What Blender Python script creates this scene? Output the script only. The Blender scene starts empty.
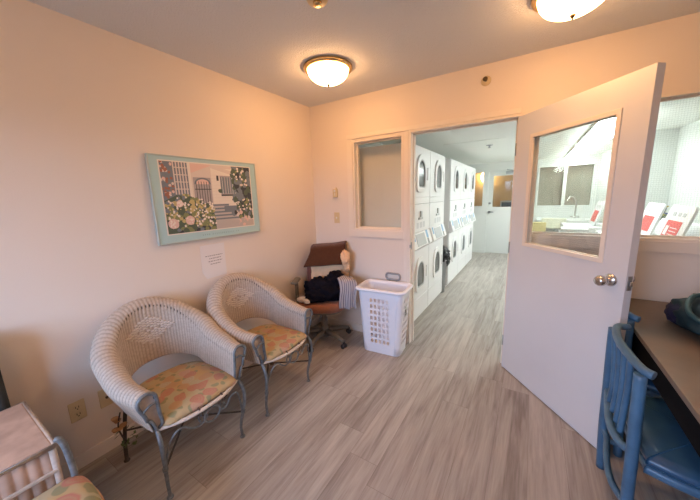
import bpy, bmesh, math, random
from mathutils import Vector, Matrix, noise
random.seed(7)
PI = math.pi
scn = bpy.context.scene
COL = scn.collection

# ------------------------------------------------------------------ helpers
def link(o):
    COL.objects.link(o); return o

def obj(name, bm, m, parent=None, smooth=False, bevel=0, loc=None, solid=0, sub=0):
    me = bpy.data.meshes.new(name)
    if smooth:
        for f in bm.faces: f.smooth = True
    bm.normal_update()
    bm.to_mesh(me); bm.free()
    o = link(bpy.data.objects.new(name, me))
    for mm in (m if isinstance(m, (list, tuple)) else [m]): me.materials.append(mm)
    if parent: o.parent = parent
    if loc: o.location = loc
    if solid:
        s = o.modifiers.new('solid', 'SOLIDIFY'); s.thickness = solid; s.offset = 0
    if sub:
        s = o.modifiers.new('sub', 'SUBSURF'); s.levels = sub; s.render_levels = sub
    if bevel:
        b = o.modifiers.new('bev', 'BEVEL'); b.width = bevel; b.segments = 3; b.limit_method = 'ANGLE'; b.angle_limit = 0.6
        for p in me.polygons: p.use_smooth = True
        w = o.modifiers.new('wn', 'WEIGHTED_NORMAL'); w.keep_sharp = False
    return o

def thing(name, label, cat, loc=(0, 0, 0), rz=0, group=None):
    o = link(bpy.data.objects.new(name, None))
    o.empty_display_size = .05
    o.location = loc; o.rotation_euler = (0, 0, rz)
    o['label'] = label; o['category'] = cat
    if group: o['group'] = group
    return o

def tag(o, label, cat, group=None):
    o['label'] = label; o['category'] = cat
    if group: o['group'] = group
    return o

def struct(o, label=None, cat=None):
    o['kind'] = 'structure'
    if label: o['label'] = label
    if cat: o['category'] = cat
    return o

def dup(root, loc, rz=None, label=None):
    r = root.copy(); COL.objects.link(r); r.location = loc
    if rz is not None: r.rotation_euler = (0, 0, rz)
    if label: r['label'] = label
    for ch in list(root.children):
        c = ch.copy(); COL.objects.link(c); c.parent = r
        for g in ch.children:
            d = g.copy(); COL.objects.link(d); d.parent = c
    return r

def BM(): return bmesh.new()

def box(bm, x0, x1, y0, y1, z0, z1, mi=0):
    v = [bm.verts.new(p) for p in ((x0,y0,z0),(x1,y0,z0),(x1,y1,z0),(x0,y1,z0),(x0,y0,z1),(x1,y0,z1),(x1,y1,z1),(x0,y1,z1))]
    for q in ((3,2,1,0),(4,5,6,7),(0,1,5,4),(1,2,6,5),(2,3,7,6),(3,0,4,7)):
        f = bm.faces.new([v[i] for i in q]); f.material_index = mi
    return v

def bx(*a):
    bm = BM(); box(bm, *a); return bm

def catmull(pts, n=8, closed=False):
    P = [Vector(p) for p in pts]; out = []
    N = len(P)
    def g(i):
        if closed: return P[i % N]
        if i < 0: return P[0]*2 - P[1]
        if i >= N: return P[-1]*2 - P[-2]
        return P[i]
    for i in range(N if closed else N-1):
        a, b, c, d = g(i-1), g(i), g(i+1), g(i+2)
        for k in range(n):
            t = k/n
            out.append(.5*((2*b)+(c-a)*t+(2*a-5*b+4*c-d)*t*t+(3*b-a-3*c+d)*t**3))
    if not closed: out.append(P[-1].copy())
    return out

def tube(bm, pts, r, seg=8, closed=False, mi=0):
    P = [Vector(p) for p in pts]; n = len(P)
    R = r if isinstance(r, (list, tuple)) else [r]*n
    rings = []; prev = None
    for i in range(n):
        if closed: t = P[(i+1) % n]-P[i-1]
        else: t = P[min(i+1, n-1)]-P[max(i-1, 0)]
        if t.length < 1e-9: t = Vector((0, 0, 1))
        t.normalize()
        if prev is None:
            ref = Vector((0, 0, 1)) if abs(t.z) < .9 else Vector((1, 0, 0))
            u = t.cross(ref).normalized()
        else:
            u = prev-t*prev.dot(t)
            u = u.normalized() if u.length > 1e-6 else t.orthogonal().normalized()
        prev = u; w = t.cross(u)
        rings.append([bm.verts.new(P[i]+(u*math.cos(2*PI*k/seg)+w*math.sin(2*PI*k/seg))*R[i]) for k in range(seg)])
    for i in range(n if closed else n-1):
        a, b = rings[i], rings[(i+1) % n]
        for k in range(seg):
            f = bm.faces.new((a[k], a[(k+1) % seg], b[(k+1) % seg], b[k])); f.smooth = True; f.material_index = mi
    if not closed:
        bm.faces.new(rings[0][::-1]).material_index = mi; bm.faces.new(rings[-1]).material_index = mi

def lathe(bm, prof, seg=32, c=(0, 0, 0), axis='z', mi=0, sx=1, sy=1):
    rings = []
    def mp(x, y, z):
        if axis == 'z': p = (x, y, z)
        elif axis == 'y': p = (x, z, y)
        else: p = (z, x, y)
        return (c[0]+p[0], c[1]+p[1], c[2]+p[2])
    for r, z in prof:
        if r < 1e-6: rings.append([bm.verts.new(mp(0, 0, z))])
        else: rings.append([bm.verts.new(mp(r*sx*math.cos(2*PI*k/seg), r*sy*math.sin(2*PI*k/seg), z)) for k in range(seg)])
    for a, b in zip(rings, rings[1:]):
        for k in range(seg):
            k2 = (k+1) % seg
            if len(a) == 1 and len(b) == 1: continue
            if len(a) == 1: f = bm.faces.new((a[0], b[k], b[k2]))
            elif len(b) == 1: f = bm.faces.new((a[k], b[0], a[k2]))
            else: f = bm.faces.new((a[k], b[k], b[k2], a[k2]))
            f.smooth = True; f.material_index = mi
    bmesh.ops.recalc_face_normals(bm, faces=bm.faces)

def grid(bm, nu, nv, fn, mi=0):
    V = [[bm.verts.new(fn(i/nu, j/nv)) for j in range(nv+1)] for i in range(nu+1)]
    for i in range(nu):
        for j in range(nv):
            f = bm.faces.new((V[i][j], V[i+1][j], V[i+1][j+1], V[i][j+1])); f.smooth = True; f.material_index = mi
    return V

def slab_outline(bm, pts, z0, z1, axis='z', mi=0):
    """extrude a closed 2D outline; axis = direction of extrusion"""
    def mp(p, z):
        if axis == 'z': return (p[0], p[1], z)
        if axis == 'x': return (z, p[0], p[1])
        return (p[0], z, p[1])
    a = [bm.verts.new(mp(p, z0)) for p in pts]; b = [bm.verts.new(mp(p, z1)) for p in pts]
    n = len(pts); fs = []
    fs.append(bm.faces.new(a[::-1])); fs.append(bm.faces.new(b))
    for i in range(n): fs.append(bm.faces.new((a[i], a[(i+1) % n], b[(i+1) % n], b[i])))
    for f in fs: f.material_index = mi
    bmesh.ops.recalc_face_normals(bm, faces=fs)

def rrect(cx, cy, w, h, r, n=6):
    out = []
    for sx, sy, a0 in ((1, 1, 0), (-1, 1, 90), (-1, -1, 180), (1, -1, 270)):
        for k in range(n+1):
            a = math.radians(a0+90*k/n)
            out.append((cx+sx*(w/2-r)+r*math.cos(a), cy+sy*(h/2-r)+r*math.sin(a)))
    return out

def ring_outline(bm, outer, inner, z0, z1, axis='x', mi=0):
    """frame between two outlines with equal point counts"""
    def mp(p, z):
        if axis == 'z': return (p[0], p[1], z)
        if axis == 'x': return (z, p[0], p[1])
        return (p[0], z, p[1])
    n = len(outer)
    L = [[bm.verts.new(mp(p, z)) for p in o] for o, z in ((outer, z0), (outer, z1), (inner, z1), (inner, z0))]
    fs = []
    for a in range(4):
        A, B = L[a], L[(a+1) % 4]
        for i in range(n):
            fs.append(bm.faces.new((A[i], A[(i+1) % n], B[(i+1) % n], B[i])))
    for f in fs: f.material_index = mi
    bmesh.ops.recalc_face_normals(bm, faces=fs)

def arch_pts(cx, cz, w, h, n=14, p=2.6):
    """rounded-bottom arched outline (superellipse top, squarer bottom)"""
    out = []
    for k in range(4*n):
        a = 2*PI*k/(4*n); c, s = math.cos(a), math.sin(a)
        q = 2.2 if s > 0 else 6
        out.append((cx+w/2*math.copysign(abs(c)**(2/q), c), cz+h/2*math.copysign(abs(s)**(2/q), s)))
    return out

# ------------------------------------------------------------------ materials
def mat(name, col, rough=.5, metal=0, var=0, vscale=8, bump=0, bscale=60, spec=.5, emit=None, es=0, sheen=0):
    m = bpy.data.materials.new(name); m.use_nodes = True
    nt = m.node_tree; b = nt.nodes['Principled BSDF']
    b.inputs['Base Color'].default_value = (*col, 1); b.inputs['Roughness'].default_value = rough
    b.inputs['Metallic'].default_value = metal
    b.inputs['Specular IOR Level'].default_value = spec
    if sheen: b.inputs['Sheen Weight'].default_value = sheen
    if emit:
        b.inputs['Emission Color'].default_value = (*emit, 1); b.inputs['Emission Strength'].default_value = es
    if var or bump:
        tc = nt.nodes.new('ShaderNodeTexCoord')
    if var:
        n = nt.nodes.new('ShaderNodeTexNoise'); n.inputs['Scale'].default_value = vscale; n.inputs['Detail'].default_value = 4
        nt.links.new(tc.outputs['Object'], n.inputs['Vector'])
        r = nt.nodes.new('ShaderNodeValToRGB')
        r.color_ramp.elements[0].position = .3; r.color_ramp.elements[1].position = .7
        r.color_ramp.elements[0].color = (*[c*(1-var) for c in col], 1)
        r.color_ramp.elements[1].color = (*[min(1, c*(1+var*.6)) for c in col], 1)
        nt.links.new(n.outputs['Fac'], r.inputs['Fac']); nt.links.new(r.outputs['Color'], b.inputs['Base Color'])
    if bump:
        n2 = nt.nodes.new('ShaderNodeTexNoise'); n2.inputs['Scale'].default_value = bscale; n2.inputs['Detail'].default_value = 3
        nt.links.new(tc.outputs['Object'], n2.inputs['Vector'])
        bp = nt.nodes.new('ShaderNodeBump'); bp.inputs['Strength'].default_value = bump; bp.inputs['Distance'].default_value = .01
        nt.links.new(n2.outputs['Fac'], bp.inputs['Height']); nt.links.new(bp.outputs['Normal'], b.inputs['Normal'])
    return m

def emis(name, col, s):
    m = bpy.data.materials.new(name); m.use_nodes = True
    nt = m.node_tree; nt.nodes.clear()
    e = nt.nodes.new('ShaderNodeEmission'); e.inputs['Color'].default_value = (*col, 1); e.inputs['Strength'].default_value = s
    o = nt.nodes.new('ShaderNodeOutputMaterial'); nt.links.new(e.outputs[0], o.inputs[0])
    return m

def glass_mat(name, wire=0, tint=(.96, .98, .97), refl=.08, axis='xz'):
    m = bpy.data.materials.new(name); m.use_nodes = True
    nt = m.node_tree; nt.nodes.clear(); N = nt.nodes.new; L = nt.links.new
    out = N('ShaderNodeOutputMaterial'); tr = N('ShaderNodeBsdfTransparent'); tr.inputs[0].default_value = (*tint, 1)
    gl = N('ShaderNodeBsdfGlossy'); gl.inputs['Roughness'].default_value = .03
    mx = N('ShaderNodeMixShader'); mx.inputs[0].default_value = refl
    L(tr.outputs[0], mx.inputs[1]); L(gl.outputs[0], mx.inputs[2])
    last = mx
    if wire:
        tc = N('ShaderNodeTexCoord'); sp = N('ShaderNodeSeparateXYZ'); L(tc.outputs['Object'], sp.inputs[0])
        facs = []
        for ax in (0, 2):
            d = N('ShaderNodeMath'); d.operation = 'MULTIPLY'; d.inputs[1].default_value = 1/wire; L(sp.outputs[ax], d.inputs[0])
            fr = N('ShaderNodeMath'); fr.operation = 'FRACT'; L(d.outputs[0], fr.inputs[0])
            ls = N('ShaderNodeMath'); ls.operation = 'LESS_THAN'; ls.inputs[1].default_value = .09; L(fr.outputs[0], ls.inputs[0])
            facs.append(ls)
        mxm = N('ShaderNodeMath'); mxm.operation = 'MAXIMUM'; L(facs[0].outputs[0], mxm.inputs[0]); L(facs[1].outputs[0], mxm.inputs[1])
        df = N('ShaderNodeBsdfDiffuse'); df.inputs[0].default_value = (.55, .56, .55, 1)
        m2 = N('ShaderNodeMixShader'); wf = N('ShaderNodeMath'); wf.operation = 'MULTIPLY'; wf.inputs[1].default_value = .15; L(mxm.outputs[0], wf.inputs[0]); L(wf.outputs[0], m2.inputs[0]); L(mx.outputs[0], m2.inputs[1]); L(df.outputs[0], m2.inputs[2])
        last = m2
    L(last.outputs[0], out.inputs[0])
    return m

def floor_mat():
    m = bpy.data.materials.new('vinyl_plank'); m.use_nodes = True
    nt = m.node_tree; b = nt.nodes['Principled BSDF']; N = nt.nodes.new; L = nt.links.new
    def math_(op, a, c=None):
        n = N('ShaderNodeMath'); n.operation = op
        for i, v in enumerate((a, c)):
            if v is None: continue
            if isinstance(v, (int, float)): n.inputs[i].default_value = v
            else: L(v, n.inputs[i])
        return n.outputs[0]
    tc = N('ShaderNodeTexCoord'); sp = N('ShaderNodeSeparateXYZ'); L(tc.outputs['Object'], sp.inputs[0])
    x, y = sp.outputs[0], sp.outputs[1]
    px = math_('DIVIDE', math_('SUBTRACT', x, 2.0), .178)
    row = math_('FLOOR', px)
    w1 = N('ShaderNodeTexWhiteNoise'); w1.noise_dimensions = '1D'; L(row, w1.inputs['W'])
    py = math_('ADD', math_('DIVIDE', y, 1.22), math_('MULTIPLY', w1.outputs['Value'], 7.3))
    colr = math_('FLOOR', py)
    cb = N('ShaderNodeCombineXYZ'); L(row, cb.inputs[0]); L(colr, cb.inputs[1])
    w2 = N('ShaderNodeTexWhiteNoise'); w2.noise_dimensions = '2D'; L(cb.outputs[0], w2.inputs['Vector'])
    rnd = w2.outputs['Value']
    gv = N('ShaderNodeCombineXYZ')
    L(math_('MULTIPLY', x, 20), gv.inputs[0]); L(math_('MULTIPLY', y, 1.5), gv.inputs[1]); L(math_('MULTIPLY', rnd, 37), gv.inputs[2])
    g = N('ShaderNodeTexNoise'); g.inputs['Scale'].default_value = 1; g.inputs['Detail'].default_value = 7; g.inputs['Roughness'].default_value = .62; g.inputs['Distortion'].default_value = .6
    L(gv.outputs[0], g.inputs['Vector'])
    gv2 = N('ShaderNodeCombineXYZ')
    L(math_('MULTIPLY', x, 90), gv2.inputs[0]); L(math_('MULTIPLY', y, 5), gv2.inputs[1]); L(math_('MULTIPLY', rnd, 11), gv2.inputs[2])
    g2 = N('ShaderNodeTexNoise'); g2.inputs['Scale'].default_value = 1; g2.inputs['Detail'].default_value = 4
    L(gv2.outputs[0], g2.inputs['Vector'])
    s = math_('ADD', math_('MULTIPLY', g.outputs['Fac'], .72), math_('MULTIPLY', g2.outputs['Fac'], .28))
    s = math_('ADD', s, math_('MULTIPLY', math_('SUBTRACT', rnd, .5), .16))
    r = N('ShaderNodeValToRGB'); e = r.color_ramp.elements
    e[0].position = .33; e[0].color = (.245, .21, .185, 1)
    e[1].position = .68; e[1].color = (.49, .455, .415, 1)
    k = r.color_ramp.elements.new(.5); k.color = (.375, .34, .31, 1)
    L(s, r.inputs['Fac'])
    fx = math_('FRACT', px); fy = math_('FRACT', py)
    seam = math_('MAXIMUM', math_('LESS_THAN', fx, .012), math_('LESS_THAN', fy, .0022))
    mx = N('ShaderNodeMix'); mx.data_type = 'RGBA'; L(math_('MULTIPLY', seam, .45), mx.inputs[0]); L(r.outputs['Color'], mx.inputs[6]); mx.inputs[7].default_value = (.13, .10, .085, 1)
    L(mx.outputs[2], b.inputs['Base Color'])
    b.inputs['Roughness'].default_value = .42; b.inputs['Specular IOR Level'].default_value = .35
    bp = N('ShaderNodeBump'); bp.inputs['Strength'].default_value = .12; bp.inputs['Distance'].default_value = .004
    L(math_('SUBTRACT', g2.outputs['Fac'], seam), bp.inputs['Height']); L(bp.outputs['Normal'], b.inputs['Normal'])
    return m

def floral_mat(name, base=(.42, .37, .245), f1=(.44, .20, .15), f2=(.46, .29, .16), leaf=(.27, .26, .15), scale=13):
    m = bpy.data.materials.new(name); m.use_nodes = True
    nt = m.node_tree; b = nt.nodes['Principled BSDF']; N = nt.nodes.new; L = nt.links.new
    tc = N('ShaderNodeTexCoord')
    nz = N('ShaderNodeTexNoise'); nz.inputs['Scale'].default_value = 9; L(tc.outputs['Object'], nz.inputs['Vector'])
    ad = N('ShaderNodeMix'); ad.data_type = 'RGBA'; ad.inputs[0].default_value = .07; L(tc.outputs['Object'], ad.inputs[6]); L(nz.outputs['Color'], ad.inputs[7])
    def vor(sc, feat):
        v = N('ShaderNodeTexVoronoi'); v.inputs['Scale'].default_value = sc; v.feature = feat; v.voronoi_dimensions = '2D'
        L(ad.outputs[2], v.inputs['Vector']); return v
    def ramp(inp, stops, const=False):
        r = N('ShaderNodeValToRGB'); e = r.color_ramp.elements
        if const: r.color_ramp.interpolation = 'CONSTANT'
        while len(e) < len(stops): e.new(.5)
        for q, (p, c) in zip(e, stops): q.position = p; q.color = (*c, 1) if len(c) == 3 else c
        L(inp, r.inputs['Fac']); return r
    def mixc(fac, a, c):
        x = N('ShaderNodeMix'); x.data_type = 'RGBA'; L(fac, x.inputs[0])
        if isinstance(a, tuple): x.inputs[6].default_value = (*a, 1)
        else: L(a, x.inputs[6])
        if isinstance(c, tuple): x.inputs[7].default_value = (*c, 1)
        else: L(c, x.inputs[7])
        return x.outputs[2]
    W = (1, 1, 1); K = (0, 0, 0)
    v1 = vor(scale, 'F1'); v2 = vor(scale*1.35, 'F1')
    fl = ramp(v1.outputs['Distance'], [(0, W), (.36, W), (.42, K)])
    ringr = ramp(v1.outputs['Distance'], [(0, (.5, .5, .5)), (.08, K), (.14, W), (.2, K), (.27, W), (.33, K)])
    sep = N('ShaderNodeSeparateColor'); L(v1.outputs['Color'], sep.inputs[0])
    fcol = ramp(sep.outputs[0], [(0, f1), (.35, f2), (.7, (.50, .31, .23)), (.88, (.45, .39, .28))], True)
    lf = ramp(v2.outputs['Distance'], [(0, W), (.22, W), (.27, K)])
    big = N('ShaderNodeTexNoise'); big.inputs['Scale'].default_value = 5; L(tc.outputs['Object'], big.inputs['Vector'])
    bs = ramp(big.outputs['Fac'], [(.4, base), (.62, (base[0]*1.15, base[1]*.85, base[2]*.6))])
    c = mixc(lf.outputs['Color'], bs.outputs['Color'], leaf)
    c = mixc(fl.outputs['Color'], c, fcol.outputs['Color'])
    inv = N('ShaderNodeMath'); inv.operation = 'MULTIPLY'; inv.inputs[1].default_value = .55; L(ringr.outputs['Color'], inv.inputs[0])
    c = mixc(inv.outputs[0], c, (.40, .30, .19))
    L(c, b.inputs['Base Color']); b.inputs['Roughness'].default_value = .85; b.inputs['Specular IOR Level'].default_value = .15
    return m

def stripe_mat(name, a, c, scale, axis=0, width=.4):
    m = bpy.data.materials.new(name); m.use_nodes = True
    nt = m.node_tree; b = nt.nodes['Principled BSDF']; N = nt.nodes.new; L = nt.links.new
    tc = N('ShaderNodeTexCoord'); sp = N('ShaderNodeSeparateXYZ')
    L(tc.outputs['UV'], sp.inputs[0])
    d = N('ShaderNodeMath'); d.operation = 'MULTIPLY'; d.inputs[1].default_value = scale; L(sp.outputs[axis], d.inputs[0])
    f = N('ShaderNodeMath'); f.operation = 'FRACT'; L(d.outputs[0], f.inputs[0])
    l = N('ShaderNodeMath'); l.operation = 'LESS_THAN'; l.inputs[1].default_value = width; L(f.outputs[0], l.inputs[0])
    x = N('ShaderNodeMix'); x.data_type = 'RGBA'; L(l.outputs[0], x.inputs[0]); x.inputs[6].default_value = (*a, 1); x.inputs[7].default_value = (*c, 1)
    L(x.outputs[2], b.inputs['Base Color']); b.inputs['Roughness'].default_value = .9; b.inputs['Specular IOR Level'].default_value = .1
    return m

M = {}
M['wall'] = mat('cream_wall_paint', (.80, .72, .64), .62, bump=.08, bscale=180, spec=.3)
M['trim'] = mat('cream_trim_paint', (.82, .75, .67), .45, spec=.35)
M['ceil'] = mat('popcorn_ceiling', (.74, .76, .78), .9, bump=.55, bscale=110, spec=.1)
M['lwall'] = mat('laundry_wall_paint', (.72, .735, .71), .6, spec=.3)
M['lwalldim'] = mat('laundry_wall_paint_dimmed', (.60, .62, .59), .6, spec=.2)  # same laundry paint with shade put into the colour, for the right-hand walls
M['lceil'] = mat('laundry_ceiling_paint', (.88, .90, .85), .8, spec=.2)
M['floor'] = floor_mat()
M['door'] = mat('door_paint', (.70, .715, .75), .42, spec=.4, var=.02, vscale=3)
M['white'] = mat('white_enamel', (.88, .88, .88), .3, spec=.45)
M['offwhite'] = mat('offwhite_plastic', (.80, .80, .77), .45)
M['seam'] = mat('grey_seam', (.42, .42, .42), .6)
M['grey'] = mat('grey_plastic', (.30, .31, .32), .5)
M['lgrey'] = mat('light_grey_plastic', (.52, .54, .55), .4)
M['dark'] = mat('dark_plastic', (.03, .03, .035), .45)
M['darkglass'] = mat('dark_door_glass', (.10, .105, .11), .08, spec=.6)
M['blue'] = mat('pale_blue_label', (.25, .46, .68), .5)
M['brass'] = mat('polished_brass', (.72, .50, .24), .25, 1, var=.12, vscale=20)
M['bronze'] = mat('dark_bronze', (.16, .11, .06), .4, 1)
M['chrome'] = mat('brushed_chrome', (.62, .60, .58), .22, 1)
M['steel'] = mat('grey_steel', (.40, .41, .42), .35, 1)
M['iron'] = mat('worn_grey_painted_iron', (.17, .185, .195), .5, .25, var=.35, vscale=45)
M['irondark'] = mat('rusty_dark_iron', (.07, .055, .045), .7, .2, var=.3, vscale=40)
M['wicker'] = mat('white_painted_wicker', (.52, .44, .375), .7, var=.16, vscale=55, spec=.2)
M['wickershell'] = mat('white_painted_wicker_weave', (.545, .465, .395), .7, var=.12, vscale=55, spec=.2)
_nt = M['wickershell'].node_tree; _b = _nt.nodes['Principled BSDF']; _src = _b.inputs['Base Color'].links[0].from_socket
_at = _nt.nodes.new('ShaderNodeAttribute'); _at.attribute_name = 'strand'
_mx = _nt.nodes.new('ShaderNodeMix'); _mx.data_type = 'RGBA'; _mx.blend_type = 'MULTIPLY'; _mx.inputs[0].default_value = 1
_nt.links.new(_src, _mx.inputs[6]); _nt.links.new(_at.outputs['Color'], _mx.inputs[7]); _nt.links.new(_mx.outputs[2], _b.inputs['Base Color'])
M['wickerdia'] = mat('raised_wicker_strand', (.66, .57, .49), .7, var=.1, vscale=60, spec=.2)
M['wickertrunk'] = mat('pinkish_wicker', (.46, .32, .245), .75, var=.2, vscale=14, spec=.2)
M['floral'] = floral_mat('floral_seat_fabric')
M['floral2'] = floral_mat('green_floral_fabric', base=(.40, .38, .27), scale=7)
M['strap'] = mat('brown_tie_cord', (.10, .065, .045), .8)
M['aqua'] = mat('aqua_poster_border', (.42, .61, .62), .5)
M['aquaframe'] = mat('pale_aqua_frame', (.48, .56, .52), .45)
M['paper'] = mat('white_paper', (.80, .77, .76), .8, spec=.1)
M['ink'] = mat('grey_ink', (.30, .28, .28), .8)
M['beige'] = mat('almond_plastic', (.68, .55, .33), .45)
M['rust'] = mat('rust_brown_upholstery', (.30, .125, .078), .9, var=.12, vscale=40, bump=.15, bscale=300, spec=.1, sheen=.2)
M['maroon'] = mat('maroon_upholstery', (.22, .085, .065), .9, var=.12, vscale=40, spec=.1)
M['olive'] = mat('grey_olive_plastic', (.165, .15, .125), .5)
M['brownt'] = mat('brown_terry_towel', (.095, .036, .018), .95, var=.25, vscale=90, bump=.5, bscale=350, spec=.05, sheen=.3)
M['hem'] = mat('towel_hem', (.19, .10, .065), .9)
M['peachcloth'] = mat('pale_peach_cloth', (.85, .56, .34), .9, var=.08, vscale=20, spec=.1)
M['navy'] = mat('navy_cloth', (.008, .007, .012), .9, var=.3, vscale=18, spec=.1)
M['stripe'] = stripe_mat('striped_shirt_cloth', (.42, .40, .42), (.13, .12, .17), 8, 0, .3)
M['sticker'] = mat('pale_sticker', (.70, .71, .72), .6)
M['sock'] = mat('white_sock_cloth', (.66, .62, .64), .9, spec=.1)
M['bluetrim'] = mat('blue_sock_band', (.12, .14, .35), .9)
M['hamper'] = mat('white_hamper_plastic', (.85, .86, .92), .4, spec=.4)
M['desk'] = mat('brown_wood_laminate', (.19, .14, .10), .42, var=.16, vscale=5, spec=.4)
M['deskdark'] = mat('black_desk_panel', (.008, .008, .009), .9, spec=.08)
M['rattan'] = mat('blue_painted_rattan', (.065, .155, .265), .38, var=.25, vscale=14, spec=.5)
M['vinyl'] = mat('blue_green_vinyl', (.028, .092, .185), .3, var=.3, vscale=5, spec=.5)
M['bagcloth'] = mat('dark_teal_nylon', (.012, .035, .045), .6, var=.4, vscale=9, spec=.3)
M['bagpurple'] = mat('dark_indigo_nylon', (.02, .018, .05), .6, spec=.3)
M['bin'] = mat('black_plastic_bag', (.014, .014, .016), .3, spec=.5)
M['window'] = glass_mat('clear_window_glass', 0, (.93, .93, .90), .035)
M['wire'] = glass_mat('wired_glass', .0127, (.95, .97, .96), .07)
M['wire2'] = glass_mat('wired_window_glass', .0127, (.95, .97, .96), .06)
M['curtain'] = mat('grey_beige_blind', (.34, .33, .31), .8, var=.06, vscale=6)
M['amber'] = mat('tan_wall_paint', (.55, .45, .27), .7)
M['lampglass'] = emis('lit_frosted_glass', (1.0, .50, .19), 36)
M['sconce'] = emis('lit_wall_lamp_glass', (1.0, .66, .32), 22)
M['tube'] = emis('lit_fluorescent_diffuser', (.93, 1.0, .98), 24)
M['red'] = mat('red_print', (.72, .10, .09), .5)
M['yellowbox'] = mat('yellow_cardboard', (.62, .50, .22), .7)
M['cream'] = mat('cream_cloth', (.78, .77, .62), .85)
M['leaf'] = mat('artificial_leaf', (.10, .15, .055), .7, var=.3, vscale=30)
M['petal'] = mat('dusty_orange_petal', (.40, .22, .10), .8)
M['petalb'] = mat('blue_petal', (.12, .16, .42), .8)
M['petaly'] = mat('yellow_petal', (.65, .52, .14), .8)
M['tan'] = mat('tan_wood', (.45, .33, .17), .6)
M['screen'] = mat('dark_blue_screen', (.10, .16, .20), .2)

# ------------------------------------------------------------------ room shell
H = 2.447; XR = 3.45; YR = -3.95; LC = 2.19; YF = 5.25; T = .12
X1, X2, ZH = 1.14, 1.9706, 2.035
def S(name, bm, m, **k): return struct(obj(name, bm, m, **k))

S('floor', bx(-.2, 4.0, YR-.2, 8.2, -.1, 0), M['floor'])
S('ceiling', bx(-T, XR+T, YR-T, .06, H, H+.1), M['ceil'])
S('wall_left', bx(-T, 0, YR-T, .06, 0, H), M['wall'])
S('wall_right', bx(XR, XR+T, YR-T, .06, 0, H), M['wall'])
bm = BM()   # rear wall with a daylight window
wx0, wx1, wz0, wz1 = .45, 1.80, .70, 2.1
box(bm, 0, wx0, YR-T, YR, 0, H); box(bm, wx1, XR, YR-T, YR, 0, H); box(bm, wx0, wx1, YR-T, YR, 0, wz0); box(bm, wx0, wx1, YR-T, YR, wz1, H)
S('wall_rear', bm, M['wall'])
WL0, WL1, WZ = .526, 1.060, 1.148
WR0, WR1 = 2.07, 3.25
def partition(y0, y1, top, xr):
    bm = BM()
    e = .018
    box(bm, -T if y0 == 0 else .3, WL0, y0, y1, 0, top)
    box(bm, WL0, WL1, y0, y1, 0, WZ); box(bm, WL0, WL1, y0, y1, ZH, top)
    box(bm, WL1, X1-e, y0, y1, 0, top)
    box(bm, X1-e, X2+e, y0, y1, ZH+e, top)
    box(bm, X2+e, WR0, y0, y1, 0, top)
    box(bm, WR0, WR1, y0, y1, 0, WZ); box(bm, WR0, WR1, y0, y1, ZH, top)
    box(bm, WR1, xr, y0, y1, 0, top)
    return bm
S('wall_back', partition(0, .06, H, XR+T), M['wall'])
S('wall_laundry_front', partition(.0602, .12, LC+.1, 3.7), M['lwall'])
S('wall_laundry_left', bx(.18, .3, .12, YF+T, 0, LC+.1), M['lwall'])
bm = BM(); box(bm, 3.56, 3.7, .12, 2.66, 0, LC+.1); S('wall_laundry_right', bm, M['lwalldim'])
bm = BM(); box(bm, 3.22, 3.7, 2.66, YF+T, 0, LC+.1); S('wall_laundry_corner', bm, M['lwalldim'])
S('ceiling_laundry', bx(.18, 3.7, .121, YF+T, LC, LC+.1), M['lceil'])
FD0, FD1 = 1.155, 2.02
SL0, SL1 = .80, 1.075
FW0, FW1, FWZ0, FWZ1 = 2.17, 3.16, 1.14, 2.03
bm = BM()
box(bm, .3, SL0, YF, YF+T, 0, LC)
box(bm, SL0, SL1, YF, YF+T, 0, 1.15); box(bm, SL0, SL1, YF, YF+T, 2.0, LC)
box(bm, SL1, FD0, YF, YF+T, 0, LC); box(bm, FD0, FD1, YF, YF+T, 2.0, LC)
box(bm, FD1, FW0, YF, YF+T, 0, LC); box(bm, FW0, FW1, YF, YF+T, 0, FWZ0); box(bm, FW0, FW1, YF, YF+T, FWZ1, LC)
box(bm, FW1, 3.22, YF, YF+T, 0, LC)
S('wall_laundry_far', bm, M['lwall'])
# tan room beyond the far door
bm = BM(); box(bm, .2, .3, YF+T, 8, 0, 2.4); box(bm, 2.05, 2.12, YF+T, 8, 0, 2.4); box(bm, .2, 2.12, 7.4, 7.5, 0, 2.4)
S('wall_hallway', bm, M['amber'])
S('ceiling_hallway', bx(.2, 2.12, YF+T, 7.5, 2.4, 2.5), M['lceil'])

# baseboards
S('baseboard_left', bx(.0005, .012, YR, -.001, .0005, .085), M['trim'], bevel=.003)
bm = BM(); box(bm, .0125, X1-.075, -.012, -.0005, .0005, .085); box(bm, X2+.075, XR-.013, -.012, -.0005, .0005, .085)
S('baseboard_back', bm, M['trim'])
S('baseboard_right', bx(XR-.012, XR-.0005, YR+.001, -.001, .0005, .085), M['trim'])
# far-room baseboard strip and metal threshold
bm = BM(); box(bm, SL0, FD0, YF-.012, YF-.0005, .0005, .08); S('baseboard_laundry_far', bm, M['lwall'])

# flat casing boards round windows and doorway (trim), jamb lining
bm = BM()
c = .008
box(bm, X1-.018, X1, -c, .125, .0005, ZH); box(bm, X2, X2+.018, -c*.2, .125, .0005, ZH); box(bm, X1-.018, X2+.018, -c, .125, ZH, ZH+.018)
box(bm, X1-.001, X1+.012, .055, .09, .0005, ZH)                      # door stop
box(bm, X2-.012, X2+.001, .055, .09, .0005, ZH); box(bm, X1, X2, .055, .09, ZH-.012, ZH+.001)
jamb = S('trim_1', bm, M['trim'])
bm = BM()
box(bm, X1-.0625, X1-.0195, -.011, -.0005, .0005, ZH+.0185)
box(bm, WL0-.065, X2+.019, -.011, -.0005, ZH+.0195, ZH+.06)
S('trim_2', bm, M['trim'], bevel=.002)
bm = BM(); box(bm, X1-.0185, X1-.0165, -.0092, -.0084, .98, 1.05); lathe(bm, [(0, 0), (.004, 0), (.004, .002), (0, .002)], 10, (X1, -.009, 1.0))
bm.free()
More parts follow.
